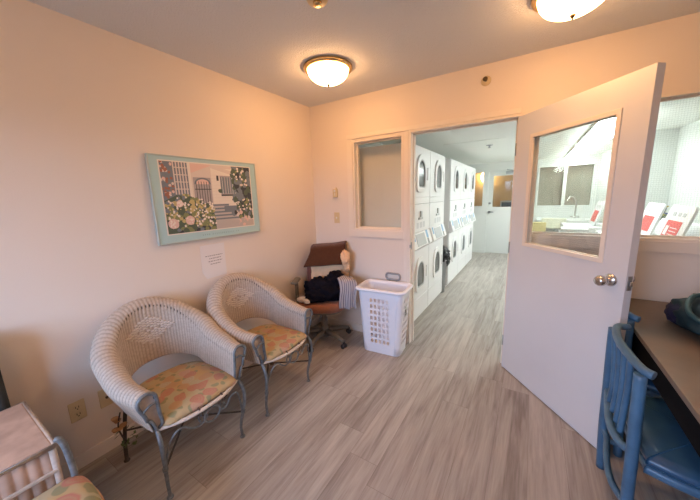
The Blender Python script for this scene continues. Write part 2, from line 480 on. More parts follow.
# strike plate on the left jamb
bm = BM(); box(bm, X1+.0005, X1+.002, .012, .042, .97, 1.04); box(bm, X1-.004, X1+.0025, -.0105, .012, .99, 1.02)
o = obj('strike_plate', bm, M['steel'], jamb)

# windows ------------------------------------------------
def window(name, x0, x1, z0, z1, gm, casing_left, casing_right, label):
    t = thing(name, label, 'window', ((x0+x1)/2, 0, z0)); t['kind'] = 'structure'
    w = (x1-x0)/2; h = z1-z0
    bm = BM()     # inner stop lining
    for a in ((-w, -w+.014, .001, .119, 0, h), (w-.014, w, .001, .119, 0, h), (-w+.014, w-.014, .001, .119, 0, .014), (-w+.014, w-.014, .001, .119, h-.014, h)): box(bm, *a)
    obj('window_frame', bm, M['trim'], t)
    bm = BM()
    a0, a1 = -w+.014, w-.014; b0, b1 = .014, h-.014; s = .012
    for a in ((a0, a0+s, .055, .085, b0, b1), (a1-s, a1, .055, .085, b0, b1), (a0+s, a1-s, .055, .085, b0, b0+s), (a0+s, a1-s, .055, .085, b1-s, b1)): box(bm, *a)
    obj('glazing_bead', bm, M['tan'] if False else M['trim'], t)
    obj('pane', bx(a0+s, a1-s, .066, .072, b0+s, b1-s), gm, t)
    bm = BM()
    box(bm, -w-casing_left, w+casing_right, -.012, -.0005, -.075, -.003)
    if casing_left > .03: box(bm, -w-casing_left, -w-.003, -.012, -.0005, -.003, h+.018)
    obj('window_sill', bm, M['trim'], t, bevel=.002)
    return t
window('window_1', WL0, WL1, WZ, ZH, M['window'], .065, .017, 'narrow interior window left of the doorway looking onto a machine side')
window('window_2', WR0, WR1, WZ, ZH, M['wire2'], .006, .06, 'wide interior window right of the doorway looking into the laundry room')

# open door ----------------------------------------------
ANG = -.8831
d = thing('door_1', 'white half-glazed door standing open into the room', 'door', (X2+.002, -.002, 0), ANG); d['kind'] = 'structure'
DW, DT = .880, .044; GX0, GX1, GZ0, GZ1 = .150, .742, 1.098, 1.868
bm = BM()
def frame_slab(bm, x0, x1, z0, z1, gx0, gx1, gz0, gz1, y0, y1):
    o = [(x0, z0), (x1, z0), (x1, z1), (x0, z1)]; i = [(gx0, gz0), (gx1, gz0), (gx1, gz1), (gx0, gz1)]
    ring_outline(bm, o, i, y0, y1, 'y')
frame_slab(bm, 0, DW, .008, ZH-.004, GX0, GX1, GZ0, GZ1, 0, DT)
obj('door_leaf', bm, M['door'], d, bevel=.002)
bm = BM()
for y0, y1 in ((-.006, .012), (DT-.012, DT+.006)):
    frame_slab(bm, GX0-.012, GX1+.012, GZ0-.012, GZ1+.012, GX0+.014, GX1-.014, GZ0+.014, GZ1-.014, y0, y1)
obj('glazing_bead', bm, M['trim'], d, bevel=.002)
obj('pane', bx(GX0+.003, GX1-.003, DT/2-.003, DT/2+.003, GZ0+.003, GZ1-.003), M['wire'], d)
k = BM()
for s, y in ((-1, 0), (1, DT)):
    lathe(k, [(0, 0), (.034, 0), (.034, s*.004), (.026, s*.012), (.013, s*.016), (.012, s*.038), (.022, s*.044), (.028, s*.054), (.028, s*.068), (.022, s*.080), (.010, s*.084), (0, s*.084)], 28, (.805, y, 1.008), 'y')
obj('door_knob', k, M['chrome'], d)
obj('latch_plate', bx(DW+.0003, DW+.002, .010, DT-.010, .970, 1.046), M['steel'], d)
bm = BM(); box(bm, DW+.002, DW+.012, .015, DT-.015, .994, 1.020); obj('latch_bolt', bm, M['chrome'], d, bevel=.003)
for z in (.25, 1.05, 1.80):
    bm = BM(); tube(bm, [(-.004, DT*.0-.004, z-.045), (-.004, -.004, z+.045)], .005, 10); obj('hinge', bm, M['steel'], d)

# far door ------------------------------------------------
fd = thing('door_2', 'white half-glazed door closed at the far end of the laundry room', 'door', (FD0, YF+.03, 0)); fd['kind'] = 'structure'
bm = BM(); w = FD1-FD0
frame_slab(bm, .02, w-.02, .008, 1.98, .125, .56, 1.146, 1.88, 0, .045); obj('door_leaf', bm, M['lwall'], fd)
obj('pane', bx(.126, .559, .018, .024, 1.147, 1.879), M['window'], fd)
bm = BM(); box(bm, 0, .018, -.02, .08, 0.001, 2.0); box(bm, w-.018, w, -.02, .08, 0.001, 2.0); box(bm, .018, w-.018, -.02, .08, 1.982, 2.0)
obj('door_frame', bm, M['lwall'], fd)
bm = BM(); lathe(bm, [(0, 0), (.03, 0), (.03, -.01), (.012, -.02), (.012, -.04), (0, -.04)], 20, (.06, 0, 1.02), 'y'); box(bm, .05, .16, -.055, -.04, 1.01, 1.03); obj('door_handle', bm, M['steel'], fd)
bm = BM(); lathe(bm, [(0, 0), (.028, 0), (.024, -.018), (0, -.018)], 20, (.065, 0, 1.235), 'y'); obj('deadbolt', bm, M['steel'], fd)
bm = BM(); box(bm, .38, .62, -.06, -.001, 1.91, 1.97); tube(bm, [(.58, -.03, 1.98), (.40, -.16, 2.0), (.42, -.02, 2.02)], .008, 6); obj('door_closer', bm, M['grey'], fd)
sw = thing('window_3', 'narrow sidelight beside the far door with tan room beyond', 'window', ((SL0+SL1)/2, YF, 1.15)); sw['kind'] = 'structure'
w = (SL1-SL0)/2
bm = BM(); ring_outline(bm, [(-w, 0), (w, 0), (w, .85), (-w, .85)], [(-w+.02, .02), (w-.02, .02), (w-.02, .83), (-w+.02, .83)], -.012, .1, 'y'); obj('window_frame', bm, M['lwall'], sw)
obj('pane', bx(-w+.02, w-.02, .04, .046, .02, .83), M['window'], sw)
fw = thing('window_4', 'two-pane grey window in the far laundry wall above the sink', 'window', ((FW0+FW1)/2, YF, FWZ0)); fw['kind'] = 'structure'
w = (FW1-FW0)/2; h = FWZ1-FWZ0
bm = BM()
for a0, a1 in ((-w, .0), (.0, w)):
    ring_outline(bm, [(a0, 0), (a1, 0), (a1, h), (a0, h)], [(a0+.03, .03), (a1-.03, .03), (a1-.03, h-.03), (a0+.03, h-.03)], -.02, .08, 'y')
obj('window_frame', bm, M['lwall'], fw)
for a0, a1 in ((-w+.03, -.03), (.03, w-.03)): obj('pane', bx(a0, a1, .03, .036, .03, h-.03), M['window'], fw)
obj('blind', bx(-w+.002, w-.002, .09, .1, .001, h-.001), M['curtain'], fw)
# rear window frame behind the camera
rw = thing('window_5', 'daylight window in the wall behind the camera', 'window', ((wx0+wx1)/2, YR, wz0)); rw['kind'] = 'structure'
w = (wx1-wx0)/2; h = wz1-wz0
bm = BM(); ring_outline(bm, [(-w, 0), (w, 0), (w, h), (-w, h)], [(-w+.05, .05), (w-.05, .05), (w-.05, h-.05), (-w+.05, h-.05)], -.1, .01, 'y'); box(bm, -.03, .03, -.09, 0, .05, h-.05)
obj('window_frame', bm, M['trim'], rw)

# ------------------------------------------------------------------ ceiling lights, detectors
def bowl_light(x, y, label):
    t = thing('ceiling_light', label, 'ceiling light', (x, y, H), 0, 'brass ringed bowl ceiling lights')
    bm = BM(); lathe(bm, [(0, -.001), (.172, -.001), (.183, -.006), (.178, -.012), (.183, -.018), (.174, -.026), (.162, -.030), (.154, -.028), (.148, -.02), (0, -.02)], 56); obj('brass_ring', bm, M['brass'], t)
    bm = BM()
    pr = [(.153, -.026)]+[(.152*math.cos(a), -.027-.095*math.sin(a)) for a in [i*PI/2/10 for i in range(0, 10)]]+[(0, -.122)]
    lathe(bm, pr, 48); obj('glass_bowl', bm, M['lampglass'], t)
    bm = BM(); lathe(bm, [(0, -.119), (.012, -.121), (.014, -.127), (.007, -.133), (.006, -.139), (0, -.142)], 18); obj('finial', bm, M['bronze'], t)
    return t
bowl_light(.735, -.672, 'round brass and frosted glass ceiling light near the room corner, above the white chairs')
bowl_light(2.205, -.672, 'round brass and frosted glass ceiling light above the open door, cut by the top edge')
bowl_light(1.55, -3.15, 'round brass and frosted glass ceiling light behind the camera position')

t = thing('smoke_detector', 'small round ceiling fitting cut off at the top edge of the picture', 'smoke detector', (1.14, -1.315, H))
bm = BM(); lathe(bm, [(0, -.001), (.05, -.001), (.052, -.012), (.046, -.02), (0, -.022)], 28); obj('housing', bm, M['beige'], t)
bm = BM(); lathe(bm, [(0, -.0215), (.022, -.0215), (.020, -.034), (0, -.035)], 20); obj('cap', bm, M['brass'], t)
t = thing('wall_sprinkler', 'round brass sprinkler head high on the wall above the doorway', 'sprinkler', (1.736, 0, 2.328))
bm = BM(); lathe(bm, [(0, -.0005), (.036, -.0005), (.034, -.006), (.022, -.010), (.012, -.012), (0, -.012)], 28, axis='y'); obj('escutcheon', bm, M['beige'], t)
bm = BM(); lathe(bm, [(0, -.0125), (.009, -.0125), (.009, -.03), (.004, -.034), (.004, -.045), (0, -.045)], 14, axis='y'); lathe(bm, [(0, -.046), (.016, -.046), (.017, -.049), (0, -.050)], 14, axis='y')
for s in (-1, 1): tube(bm, [(s*.008, -.028, 0), (s*.013, -.036, .002), (s*.004, -.046, 0)], .0022, 6)
obj('sprinkler_head', bm, M['bronze'], t)

# wall plates
def plate(name, label, cat, x, y, z, face, kind, group=None):
    t = thing(name, label, cat, (x, y, z), 0 if face == 'y' else PI/2, group)   # local -y faces the room for face 'y'
    w, h = (.035, .058)
    if kind == 'thermostat':
        obj('housing', bx(-.028, .028, -.024, -.0006, -.048, .040), M['beige'], t, bevel=.004)
        bm = BM(); box(bm, -.010, .010, -.030, -.0245, .012, .03); box(bm, -.003, .003, -.0265, -.0245, -.03, .0); obj('dial', bm, M['offwhite'], t)
        bm = BM(); box(bm, .005, .018, -.020, -.004, .0405, .055); obj('lever', bm, M['beige'], t)
        return t
    obj('cover_plate', bx(-w, w, -.006, -.0006, -h, h), M['beige'], t, bevel=.003)
    if kind == 'switch':
        bm = BM(); box(bm, -.005, .005, -.016, -.0063, -.010, .010); obj('toggle', bm, M['offwhite'], t, bevel=.002)
    elif kind == 'socket':
        bm = BM()
        for s in (-1, 1):
            slab_outline(bm, rrect(0, s*.021, .030, .030, .012), -.0085, -.0063, 'y')
        obj('socket', bm, M['beige'], t)
        for s in (-1, 1):
            bm = BM(); box(bm, -.008, -.005, -.0092, -.0086, s*.021-.002, s*.021+.009); box(bm, .005, .008, -.0092, -.0086, s*.021-.002, s*.021+.009)
            box(bm, -.003, .003, -.0092, -.0086, s*.021-.011, s*.021-.006)
            obj('slot', bm, M['dark'], t)
    else:
        bm = BM(); lathe(bm, [(0, -.0063), (.007, -.0063), (.007, -.014), (0, -.014)], 14, axis='y'); obj('jack', bm, M['bronze'], t)
    return t
plate('thermostat', 'almond wall thermostat above the light switch near the corner', 'thermostat', .302, 0, 1.535, 'y', 'thermostat')
plate('light_switch', 'almond light switch below the thermostat near the corner', 'light switch', .304, 0, 1.268, 'y', 'switch')
plate('wall_outlet', 'almond double power outlet low on the left wall, left of the nearer wicker chair', 'outlet', 0, -2.217, .345, 'x', 'socket')
plate('wall_jack', 'almond wall jack plate half hidden behind the nearer wicker chair arm', 'wall jack', 0, -2.085, .345, 'x', 'jack')

# ------------------------------------------------------------------ framed poster
def pmat(n, c): return mat('print_'+n, c, .35, spec=.3)
PC = [pmat('base', (.60, .52, .47)), pmat('cream', (.80, .74, .66)), pmat('wallwhite', (.70, .61, .55)), pmat('shade', (.40, .36, .36)),
      pmat('dark', (.055, .06, .065)), pmat('bluegrey', (.19, .22, .25)), pmat('leafdark', (.10, .13, .09)), pmat('leaf', (.24, .26, .12)),
      pmat('yellow', (.55, .45, .20)), pmat('blossom', (.84, .75, .66)), pmat('pink', (.75, .53, .46)), pmat('brick', (.36, .15, .10)), pmat('stone', (.52, .47, .44))]
t = thing('framed_poster', 'aqua bordered framed poster of a white cottage and garden steps', 'picture', (.003, -1.255, 1.206))
PW, PH = .848, .590
t.rotation_euler = (0, math.radians(-.0), 0)
bm = BM(); ring_outline(bm, [(-PW/2, 0), (PW/2, 0), (PW/2, PH), (-PW/2, PH)], [(-PW/2+.008, .008), (PW/2-.008, .008), (PW/2-.008, PH-.008), (-PW/2+.008, PH-.008)], 0, .026, 'x')
obj('picture_frame', bm, M['aquaframe'], t, bevel=.002)
obj('border', bx(.001, .020, -PW/2+.008, PW/2-.008, .008, PH-.008), M['aqua'], t)
IW, IH = PW-.132, PH-.106; IY, IZ = -(PW-.165)/2-.014, .066
bm = BM()
lay = [0]
def poly(pts, mi, up=True):
    if up: lay[0] += 1
    x = .0204+lay[0]*.000004
    q = pts if mi == 1 else [(min(1, max(0, u)), min(1, max(0, v))) for u, v in pts]
    f = bm.faces.new([bm.verts.new((x, IY+u*IW, IZ+v*IH)) for u, v in q]); f.material_index = mi
def disc(u, v, r, mi, n=9, wob=.25, up=True):
    poly([(u+r*math.cos(2*PI*k/n)*(1+random.uniform(-wob, wob))*IH/IW, v+r*math.sin(2*PI*k/n)*(1+random.uniform(-wob, wob))) for k in range(n)], mi, up)
def rc(u0, v0, u1, v1, mi): poly([(u0, v0), (u1, v0), (u1, v1), (u0, v1)], mi)
rc(-.012, -.016, 1.012, 1.016, 1)           # pale key line
rc(0, 0, 1, 1, 2)
rc(.78, .30, 1, 1, 4)                         # dusky trees at right
rc(0, .45, .28, 1, 5)                         # window bay at left
for i in range(5): rc(.115+.028*i, .55, .127+.028*i, 1, 2)
for i in range(4): rc(.115, .62+.1*i, .25, .632+.1*i, 2)
for i in range(40): disc(random.uniform(.0, .10), random.uniform(.5, 1), .02, random.choice((11, 11, 10, 2)))
rc(.255, .40, .285, 1, 1)
poly([(.285, .86), (.50, .98), (.50, 1), (.285, 1)], 10)
rc(.30, .33, .49, .80, 3)                    # porch with arched gate
poly([(.31+.09*(1-math.cos(a)), .70+.10*math.sin(a)) for a in [PI*k/10 for k in range(11)]], 5)
poly([(.325+.075*(1-math.cos(a)), .70+.075*math.sin(a)) for a in [PI*k/10 for k in range(11)]], 10)
for i in range(6): rc(.325+.028*i, .36, .331+.028*i, .74, 4)
rc(.31, .62, .49, .632, 4)
rc(.50, .33, .80, .95, 1)                     # white clapboard
for i in range(11): rc(.50, .34+.05*i, .80, .344+.05*i, 2)
rc(.60, .54, .78, .84, 3)
for a in (.605, .668, .73): rc(a, .56, a+.045, .82, 5)
for a in (.62, .685, .745): rc(a+.003, .56, a+.008, .82, 1)
rc(.60, .52, .80, .545, 4); rc(.56, .76, .585, .84, 4); disc(.59, .60, .04, 6)
poly([(.50, .95), (.80, .84), (.80, .9), (.52, 1), (.50, 1)], 2)
for i in range(70): disc(random.uniform(.76, 1), random.uniform(.45, 1), random.uniform(.03, .06), random.choice((4, 5, 6, 6, 5)))
for i in range(26): disc(random.uniform(.78, .95), random.uniform(.68, .97), .018, random.choice((9, 2, 7)))
for k in range(5): rc(.42+.012*k, .12+.055*k, .80-.03*k, .145+.055*k, 12); rc(.42+.012*k, .145+.055*k, .80-.03*k, .172+.055*k, 5)
poly([(.36, 0), (1, 0), (1, .10), (.50, .13)], 12)
rc(.62, .27, .82, .36, 5)
for i in range(60): disc(random.uniform(.80, 1), random.uniform(.12, .45), .035, random.choice((4, 6, 6, 5, 7)))
for i in range(16): disc(random.uniform(.80, .98), random.uniform(.25, .47), .016, 9)
for i in range(14): disc(random.uniform(.80, .93), random.uniform(.03, .15), .03, random.choice((10, 12, 10)))
disc(.83, .24, .035, 10); disc(.74, .24, .05, 5); disc(.76, .24, .035, 4)
poly([(0, 0), (.50, 0), (.50, .16), (.46, .30), (.38, .42), (.26, .52), (.12, .54), (0, .46)], 6)
for i in range(170): 
    u = random.uniform(0, .48); v = random.uniform(0, .55*(1-abs(u-.2)*1.2)); disc(u, v, random.uniform(.025, .045), random.choice((6, 7, 7, 8, 5, 4 if v < .2 else 8)))
for i in range(130):
    u = random.uniform(.02, .50); v = random.uniform(.08, .56*(1-abs(u-.22)*1.0)); disc(u, v, random.uniform(.010, .018), random.choice((9, 8, 9, 1)))
for (u, v, r) in ((.06, .14, .075), (.22, .17, .07), (.14, .42, .05)):
    disc(u, v, r, 10, 14, .08); 
    for k in range(18): disc(u+random.uniform(-r, r)*.6*IH/IW, v+random.uniform(-r, r)*.6, .014, random.choice((9, 10, 9)))
obj('print', bm, PC, t)
bm = BM()
yy = -.115
while yy < .20:
    wl = .006; box(bm, .0201, .0203, yy, yy+wl, .028, .036); 
    if random.random() < .5: box(bm, .0201, .0203, yy, yy+.002, .024, .040)
    yy += .0165 if random.random() > .15 else .03
obj('lettering', bm, mat('pale_teal_ink', (.28, .42, .42), .6), t)

# paper notice
t = thing('paper_notice', 'white paper notice taped to the wall below the poster', 'paper', (.0012, -1.292, .893))
bm = BM(); slab_outline(bm, [(-.072, 0), (.098, .004), (.100, .262), (-.104, .262), (-.106, .062), (-.098, .040), (-.075, .002)], 0, .0012, 'x'); obj('sheet', bm, M['paper'], t)
bm = BM()
for k, (a, b_) in enumerate(((-.070, .078), (-.040, .060), (-.048, .070), (-.034, .052))):
    y = a
    while y < b_:
        l = random.uniform(.008, .02); box(bm, .0013, .0015, y, min(y+l, b_), .172-.022*k, .178-.022*k); y += l+.005
obj('printed_lines', bm, M['ink'], t)

# ------------------------------------------------------------------ wicker chairs
def wicker_path():
    half = [(.640, .213, .612, .040, .43), (.56, .220, .616, .043, .43), (.46, .226, .632, .049, .43), (.35, .220, .672, .053, .435), (.25, .212, .745, .054, .465), (.175, .160, .828, .053, .49), (.132, .085, .882, .049, .505), (.122, 0, .900, .049, .51)]
    pts = [(x, -y, z, r, b) for x, y, z, r, b in half]+[(x, y, z, r, b) for x, y, z, r, b in half[-2::-1]]
    A = catmull([p[:3] for p in pts], 40); B = catmull([(p[3], p[4], 0) for p in pts], 40)
    # resample evenly
    L = [0]
    for a, b in zip(A, A[1:]): L.append(L[-1]+(Vector((a.x, a.y))-Vector((b.x, b.y))).length+abs(a.z-b.z)*.4)
    n = 430; out = []; j = 0
    for i in range(n+1):
        s = L[-1]*i/n
        while j < len(L)-2 and L[j+1] < s: j += 1
        t = (s-L[j])/max(1e-9, L[j+1]-L[j])
        out.append((A[j].lerp(A[j+1], t), B[j].lerp(B[j+1], t), s))
    return out
def wicker_profile(r, zb, zt, nv):
    """inner wall up, roll over the top, outer wall part way down; list of (out, z)"""
    pts = [(-.012, zb), (-.004, (zb+zt-r)/2), (0, zt-r)]
    for k in range(1, 13):
        a = PI-k*(PI*1.12)/12; pts.append((r+r*math.cos(a), zt-r+r*math.sin(a)))
    e = pts[-1]; pts.append((e[0]-.02, max(zb-.02, e[1]-.05))); pts.append((.035, max(zb-.02, e[1]-.15)))
    P = [Vector((p[0], p[1])) for p in pts]; L = [0]
    for a, b in zip(P, P[1:]): L.append(L[-1]+(a-b).length)
    out = []; j = 0
    for i in range(nv+1):
        s = L[-1]*i/nv
        while j < len(L)-2 and L[j+1] < s: j += 1
        t = (s-L[j])/max(1e-9, L[j+1]-L[j]); out.append((P[j].lerp(P[j+1], t), s))
    return out
PATH = wicker_path()
def make_wicker_chair(label):
    t = thing('wicker_armchair', label, 'armchair', (0, 0, 0), 0, 'matching white wicker armchairs')
    n = len(PATH)-1; nv = 84
    co = []; shade = []
    for i, (p, b, s) in enumerate(PATH):
        a = PATH[max(0, i-3)][0]; c = PATH[min(n, i+3)][0]
        tx, ty = c.x-a.x, c.y-a.y; l = math.hypot(tx, ty); tx /= l; ty /= l
        o = (-ty, tx)                                   # outward in plan
        if i == n//2: o = (-1, 0)
        pr = wicker_profile(b.x, b.y, p.z, nv)
        rib = s/.0215
        for j, (q, sv) in enumerate(pr):
            q0 = pr[max(0, j-1)][0]; q1 = pr[min(nv, j+1)][0]; tn = (q1-q0).normalized(); nn = (-tn.y, tn.x)
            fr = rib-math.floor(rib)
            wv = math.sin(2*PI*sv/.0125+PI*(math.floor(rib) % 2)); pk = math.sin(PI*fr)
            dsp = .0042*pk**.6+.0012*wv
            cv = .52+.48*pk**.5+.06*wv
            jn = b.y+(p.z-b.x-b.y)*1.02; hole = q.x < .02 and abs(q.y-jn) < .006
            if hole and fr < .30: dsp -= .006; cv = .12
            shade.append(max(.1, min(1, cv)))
            dx = q.x+nn[0]*dsp; dz = q.y+nn[1]*dsp
            co.append((p.x+o[0]*dx, p.y+o[1]*dx, dz))
    fs = [(i*(nv+1)+j, (i+1)*(nv+1)+j, (i+1)*(nv+1)+j+1, i*(nv+1)+j+1) for i in range(n) for j in range(nv)]
    me = bpy.data.meshes.new('woven_shell'); me.from_pydata(co, [], fs); me.update()
    for f in me.polygons: f.use_smooth = True
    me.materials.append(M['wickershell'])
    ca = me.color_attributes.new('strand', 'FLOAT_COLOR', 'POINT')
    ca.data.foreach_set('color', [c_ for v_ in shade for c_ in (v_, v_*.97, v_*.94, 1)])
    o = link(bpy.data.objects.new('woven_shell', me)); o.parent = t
    s = o.modifiers.new('solid', 'SOLIDIFY'); s.thickness = .006; s.offset = -1
    # raised diamond of doubled strands in the middle of the back
    bm = BM(); c = n//2
    for a in range(-7, 8):
        for b in range(-5, 6):
            if abs(a)/7.5+abs(b)/5.5 > 1 or (abs(a)/7.5+abs(b)/5.5 < .42 and (a+b) % 2): continue
            i = c+int(a*6.0); p = PATH[i][0]; z = .705+b*.0165+(a % 2)*.005
            p2 = PATH[i+4][0]; p0 = PATH[i-4][0]
            tv = Vector((p2.x-p0.x, p2.y-p0.y, 0)).normalized(); nv_ = Vector((-tv.y, tv.x, 0))
            if nv_.x < 0: nv_ = -nv_
            q = Vector((p.x, p.y, z))+nv_*.009
            tube(bm, [q-tv*.011-nv_*.006, q+Vector((0, 0, .003)), q+tv*.011-nv_*.006], .0062, 6)
    obj('woven_diamond', bm, M['wickerdia'], t)
    # seat cushion
    outl = catmull([(.650, -.205, 0), (.675, -.10, 0), (.682, 0, 0), (.675, .10, 0), (.650, .205, 0), (.45, .218, 0), (.28, .205, 0), (.20, .12, 0), (.185, 0, 0), (.20, -.12, 0), (.28, -.205, 0), (.45, -.218, 0)], 5, True)
    bm = BM(); cx, cy = .44, 0
    rings = []
    for f_, z in ((.97, .405), (1, .412), (1.0, .422), (.975, .434), (.9, .442), (.7, .449), (.4, .453), (.0, .453)):
        if f_ == 0: rings.append([bm.verts.new((cx, cy, z))])
        else: rings.append([bm.verts.new((cx+(p.x-cx)*f_, cy+(p.y-cy)*f_, z+.0025*noise.noise(Vector((p.x*f_*20, p.y*f_*20, 3))))) for p in outl])
    m_ = len(outl)
    for A, B in zip(rings, rings[1:]):
        for k in range(m_):
            if len(B) == 1: bm.faces.new((A[k], A[(k+1) % m_], B[0]))
            else: bm.faces.new((A[k], A[(k+1) % m_], B[(k+1) % m_], B[k]))
    bm.faces.new(rings[0][::-1])
    obj('seat_cushion', bm, M['floral'], t, smooth=True)
    # white wrapped front rail and iron seat hoop
    fr = catmull([(.630, -.228, .402), (.680, -.12, .400), (.692, 0, .399), (.680, .12, .400), (.630, .228, .402)], 8)
    bm = BM(); tube(bm, fr, .0105, 10); obj('front_rail', bm, M['wickerdia'], t)
    bm = BM(); tube(bm, catmull([(.630, -.228, .402), (.42, -.245, .402), (.24, -.21, .402), (.17, 0, .402), (.24, .21, .402), (.42, .245, .402), (.630, .228, .402)], 8), .008, 8); obj('seat_hoop', bm, M['iron'], t)
    for yc in (-.05, .085):
        bm = BM(); x = .686-abs(yc)*.12
        tube(bm, [(x-.004, yc, .417), (x+.012, yc, .410), (x+.016, yc+.003, .398), (x+.008, yc, .388)], .005, 6)
        tube(bm, [(x+.012, yc+.002, .400), (x+.016, yc-.006, .375), (x+.012, yc-.01, .355)], .003, 6)
        tube(bm, [(x+.012, yc+.002, .400), (x+.016, yc+.012, .382), (x+.012, yc+.012, .365)], .003, 6)
        obj('cushion_tie', bm, M['strap'], t)
    # iron arches closing the arm fronts
    for s in (-1, 1):
        p, b, _ = PATH[0]; bm = BM()
        pr = wicker_profile(b.x, .41, p.z, 26)
        arch = [(p.x+.006, s*(.215+q.x), q.y+.004) for q, _ in pr]
        arch = [(p.x-.006, s*.226, .402)]+arch[1:-4]
        tube(bm, arch, .0085, 8)
        lo = arch[-1]
        tube(bm, catmull([lo, (p.x+.008, s*.25, .47), (p.x+.004, s*.232, .41)], 8), .007, 8)
        tube(bm, catmull([(p.x+.010, s*.222, .555), (p.x+.014, s*.25, .555), (p.x+.012, s*.278, .535)], 6), .0055, 8)
        obj('arm_arch', bm, M['iron'], t)
        bm = BM()    # woven gusset behind the arch
        slab_outline(bm, [(a[1], a[2]) for a in arch]+[(s*.245, .46)], p.x-.012, p.x-.004, 'x')
        obj('woven_gusset', bm, M['wicker'], t)
    # legs
    for s in (-1, 1):
        bm = BM()
        pts = catmull([(.630, s*.228, .405), (.668, s*.236, .345), (.672, s*.236, .27), (.648, s*.228, .17), (.628, s*.221, .08), (.632, s*.221, .012)], 7)
        tube(bm, pts, [.011-.003*i/len(pts) for i in range(len(pts))], 10)
        lathe(bm, [(0, .0005), (.016, .0005), (.016, .006), (.009, .012), (0, .013)], 14, (.632, s*.221, 0))
        tube(bm, [(.655, s*.2305, .195), (.650, s*.2285, .180)], .0135, 10)
        obj('front_leg', bm, M['iron'], t)
        bm = BM()
        tube(bm, catmull([(.215, s*.20, .402), (.200, s*.222, .25), (.185, s*.236, .10), (.183, s*.240, .01)], 6), .010, 10)
        lathe(bm, [(0, .0005), (.016, .0005), (.016, .006), (.009, .012), (0, .013)], 14, (.183, s*.240, 0))
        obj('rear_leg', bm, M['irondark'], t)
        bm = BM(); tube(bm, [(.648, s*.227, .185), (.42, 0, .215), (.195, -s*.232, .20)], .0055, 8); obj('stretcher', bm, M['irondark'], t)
    # scrolled apron
    bm = BM()
    x = .682
    pts = [(.650, -.226, .19), (.664, -.205, .30), (x, -.175, .362), (x, -.135, .366), (x, -.10, .335), (x, -.065, .315), (x+.004, -.028, .325), (x+.006, -.012, .352), (x+.006, -.034, .372), (x+.004, -.055, .360), (x+.004, -.050, .335)]
    tube(bm, catmull(pts, 8), .0055, 8)
    pts = [(.650, .226, .19), (.664, .205, .30), (x, .178, .362), (x, .14, .362), (x, .115, .330), (x, .095, .318), (x+.003, .07, .330), (x+.003, .07, .352), (x+.003, .088, .358), (x+.003, .098, .345)]
    tube(bm, catmull(pts, 8), .0055, 8)
    ring = [(x+.006, .018+.046*math.cos(a), .338+.040*math.sin(a)) for a in [2*PI*k/24 for k in range(24)]]
    tube(bm, ring, .0055, 8, True)
    obj('scroll_apron', bm, M['iron'], t)
    return t
chA = make_wicker_chair('white wicker armchair with floral cushion nearest the camera, beside the wall outlets')
chB = dup(chA, (0, -1.205, 0), None, 'white wicker armchair with floral cushion below the paper notice, next to the office chair')
chA.location = (0, -1.856, 0)

# artificial sprig hanging at the rear leg of the near chair
t = thing('flower_sprig', 'faded artificial flower sprig hanging by the nearer wicker chair rear leg', 'artificial flowers', (.29, -2.135, .16))
bm = BM(); tube(bm, catmull([(0, .02, .22), (.005, 0, .15), (0, .01, .08), (.01, .03, .02)], 6), .004, 6); obj('stem', bm, M['irondark'], t)
bm = BM()
for k in range(26):
    z = random.uniform(.0, .12); p = Vector((random.uniform(-.02, .03), random.uniform(0, .07), z)); a = random.uniform(0, 6.28)
    d1 = Vector((math.cos(a), math.sin(a), random.uniform(-.8, .3)))*.028; d2 = d1.orthogonal().normalized()*.009
    bm.faces.new([bm.verts.new(q) for q in (p, p+d1*.5+d2, p+d1, p+d1*.5-d2)])
obj('leaf', bm, M['leaf'], t, solid=.001)
bm = BM()
for k in range(5):
    c = (random.uniform(-.02, .02), random.uniform(-.02, .03), random.uniform(.12, .20)); lathe(bm, [(0, -.012), (.012, -.006), (.018, .006), (.010, .010), (0, .004)], 10, c)
obj('blossom', bm, M['petal'], t)

# ------------------------------------------------------------------ cut-off seat at the lower left
t = thing('wicker_table', 'low wicker end table with ribbed front, cut by the left frame edge', 'side table', (.425, -2.62, 0))
bm = BM(); box(bm, -.23, .215, -.22, .20, .592, .612); obj('table_top', bm, M['wickertrunk'], t, bevel=.008)
bm = BM(); tube(bm, [(-.232, -.222, .602), (-.232, .203, .602), (.218, .203, .602), (.218, -.222, .602)], .011, 8, True)
tube(bm, [(-.20, .206, .6), (.20, .206, .6)], .006, 6); obj('braided_edge', bm, M['wicker'], t)
bm = BM()
def ribbed(u, v): 
    y = -.215+u*.41; return (.205+.007*abs(math.sin(PI*u*12)), y, .12+v*.47)
grid(bm, 96, 4, ribbed)
def ribs2(u, v):
    x = -.215+u*.42; return (x, .19+.007*abs(math.sin(PI*u*12)), .12+v*.47)
grid(bm, 96, 4, ribs2)
grid(bm, 96, 4, lambda u, v: (-.215-.005*abs(math.sin(PI*u*12)), -.215+u*.41, .12+v*.47))
grid(bm, 96, 4, lambda u, v: (-.215+u*.42, -.21-.005*abs(math.sin(PI*u*12)), .12+v*.47))
obj('woven_side', bm, M['wickertrunk'], t, solid=.004)
bm = BM(); box(bm, .212, .222, -.215, .2, .495, .507); obj('rail', bm, M['wicker'], t, bevel=.002)
for sx, sy in ((-1, -1), (-1, 1), (1, -1), (1, 1)):
    bm = BM(); tube(bm, [(-.005+sx*.212, -.01+sy*.205, .0), (-.005+sx*.212, -.01+sy*.205, .59)], .012, 8); obj('leg', bm, M['wicker'], t)

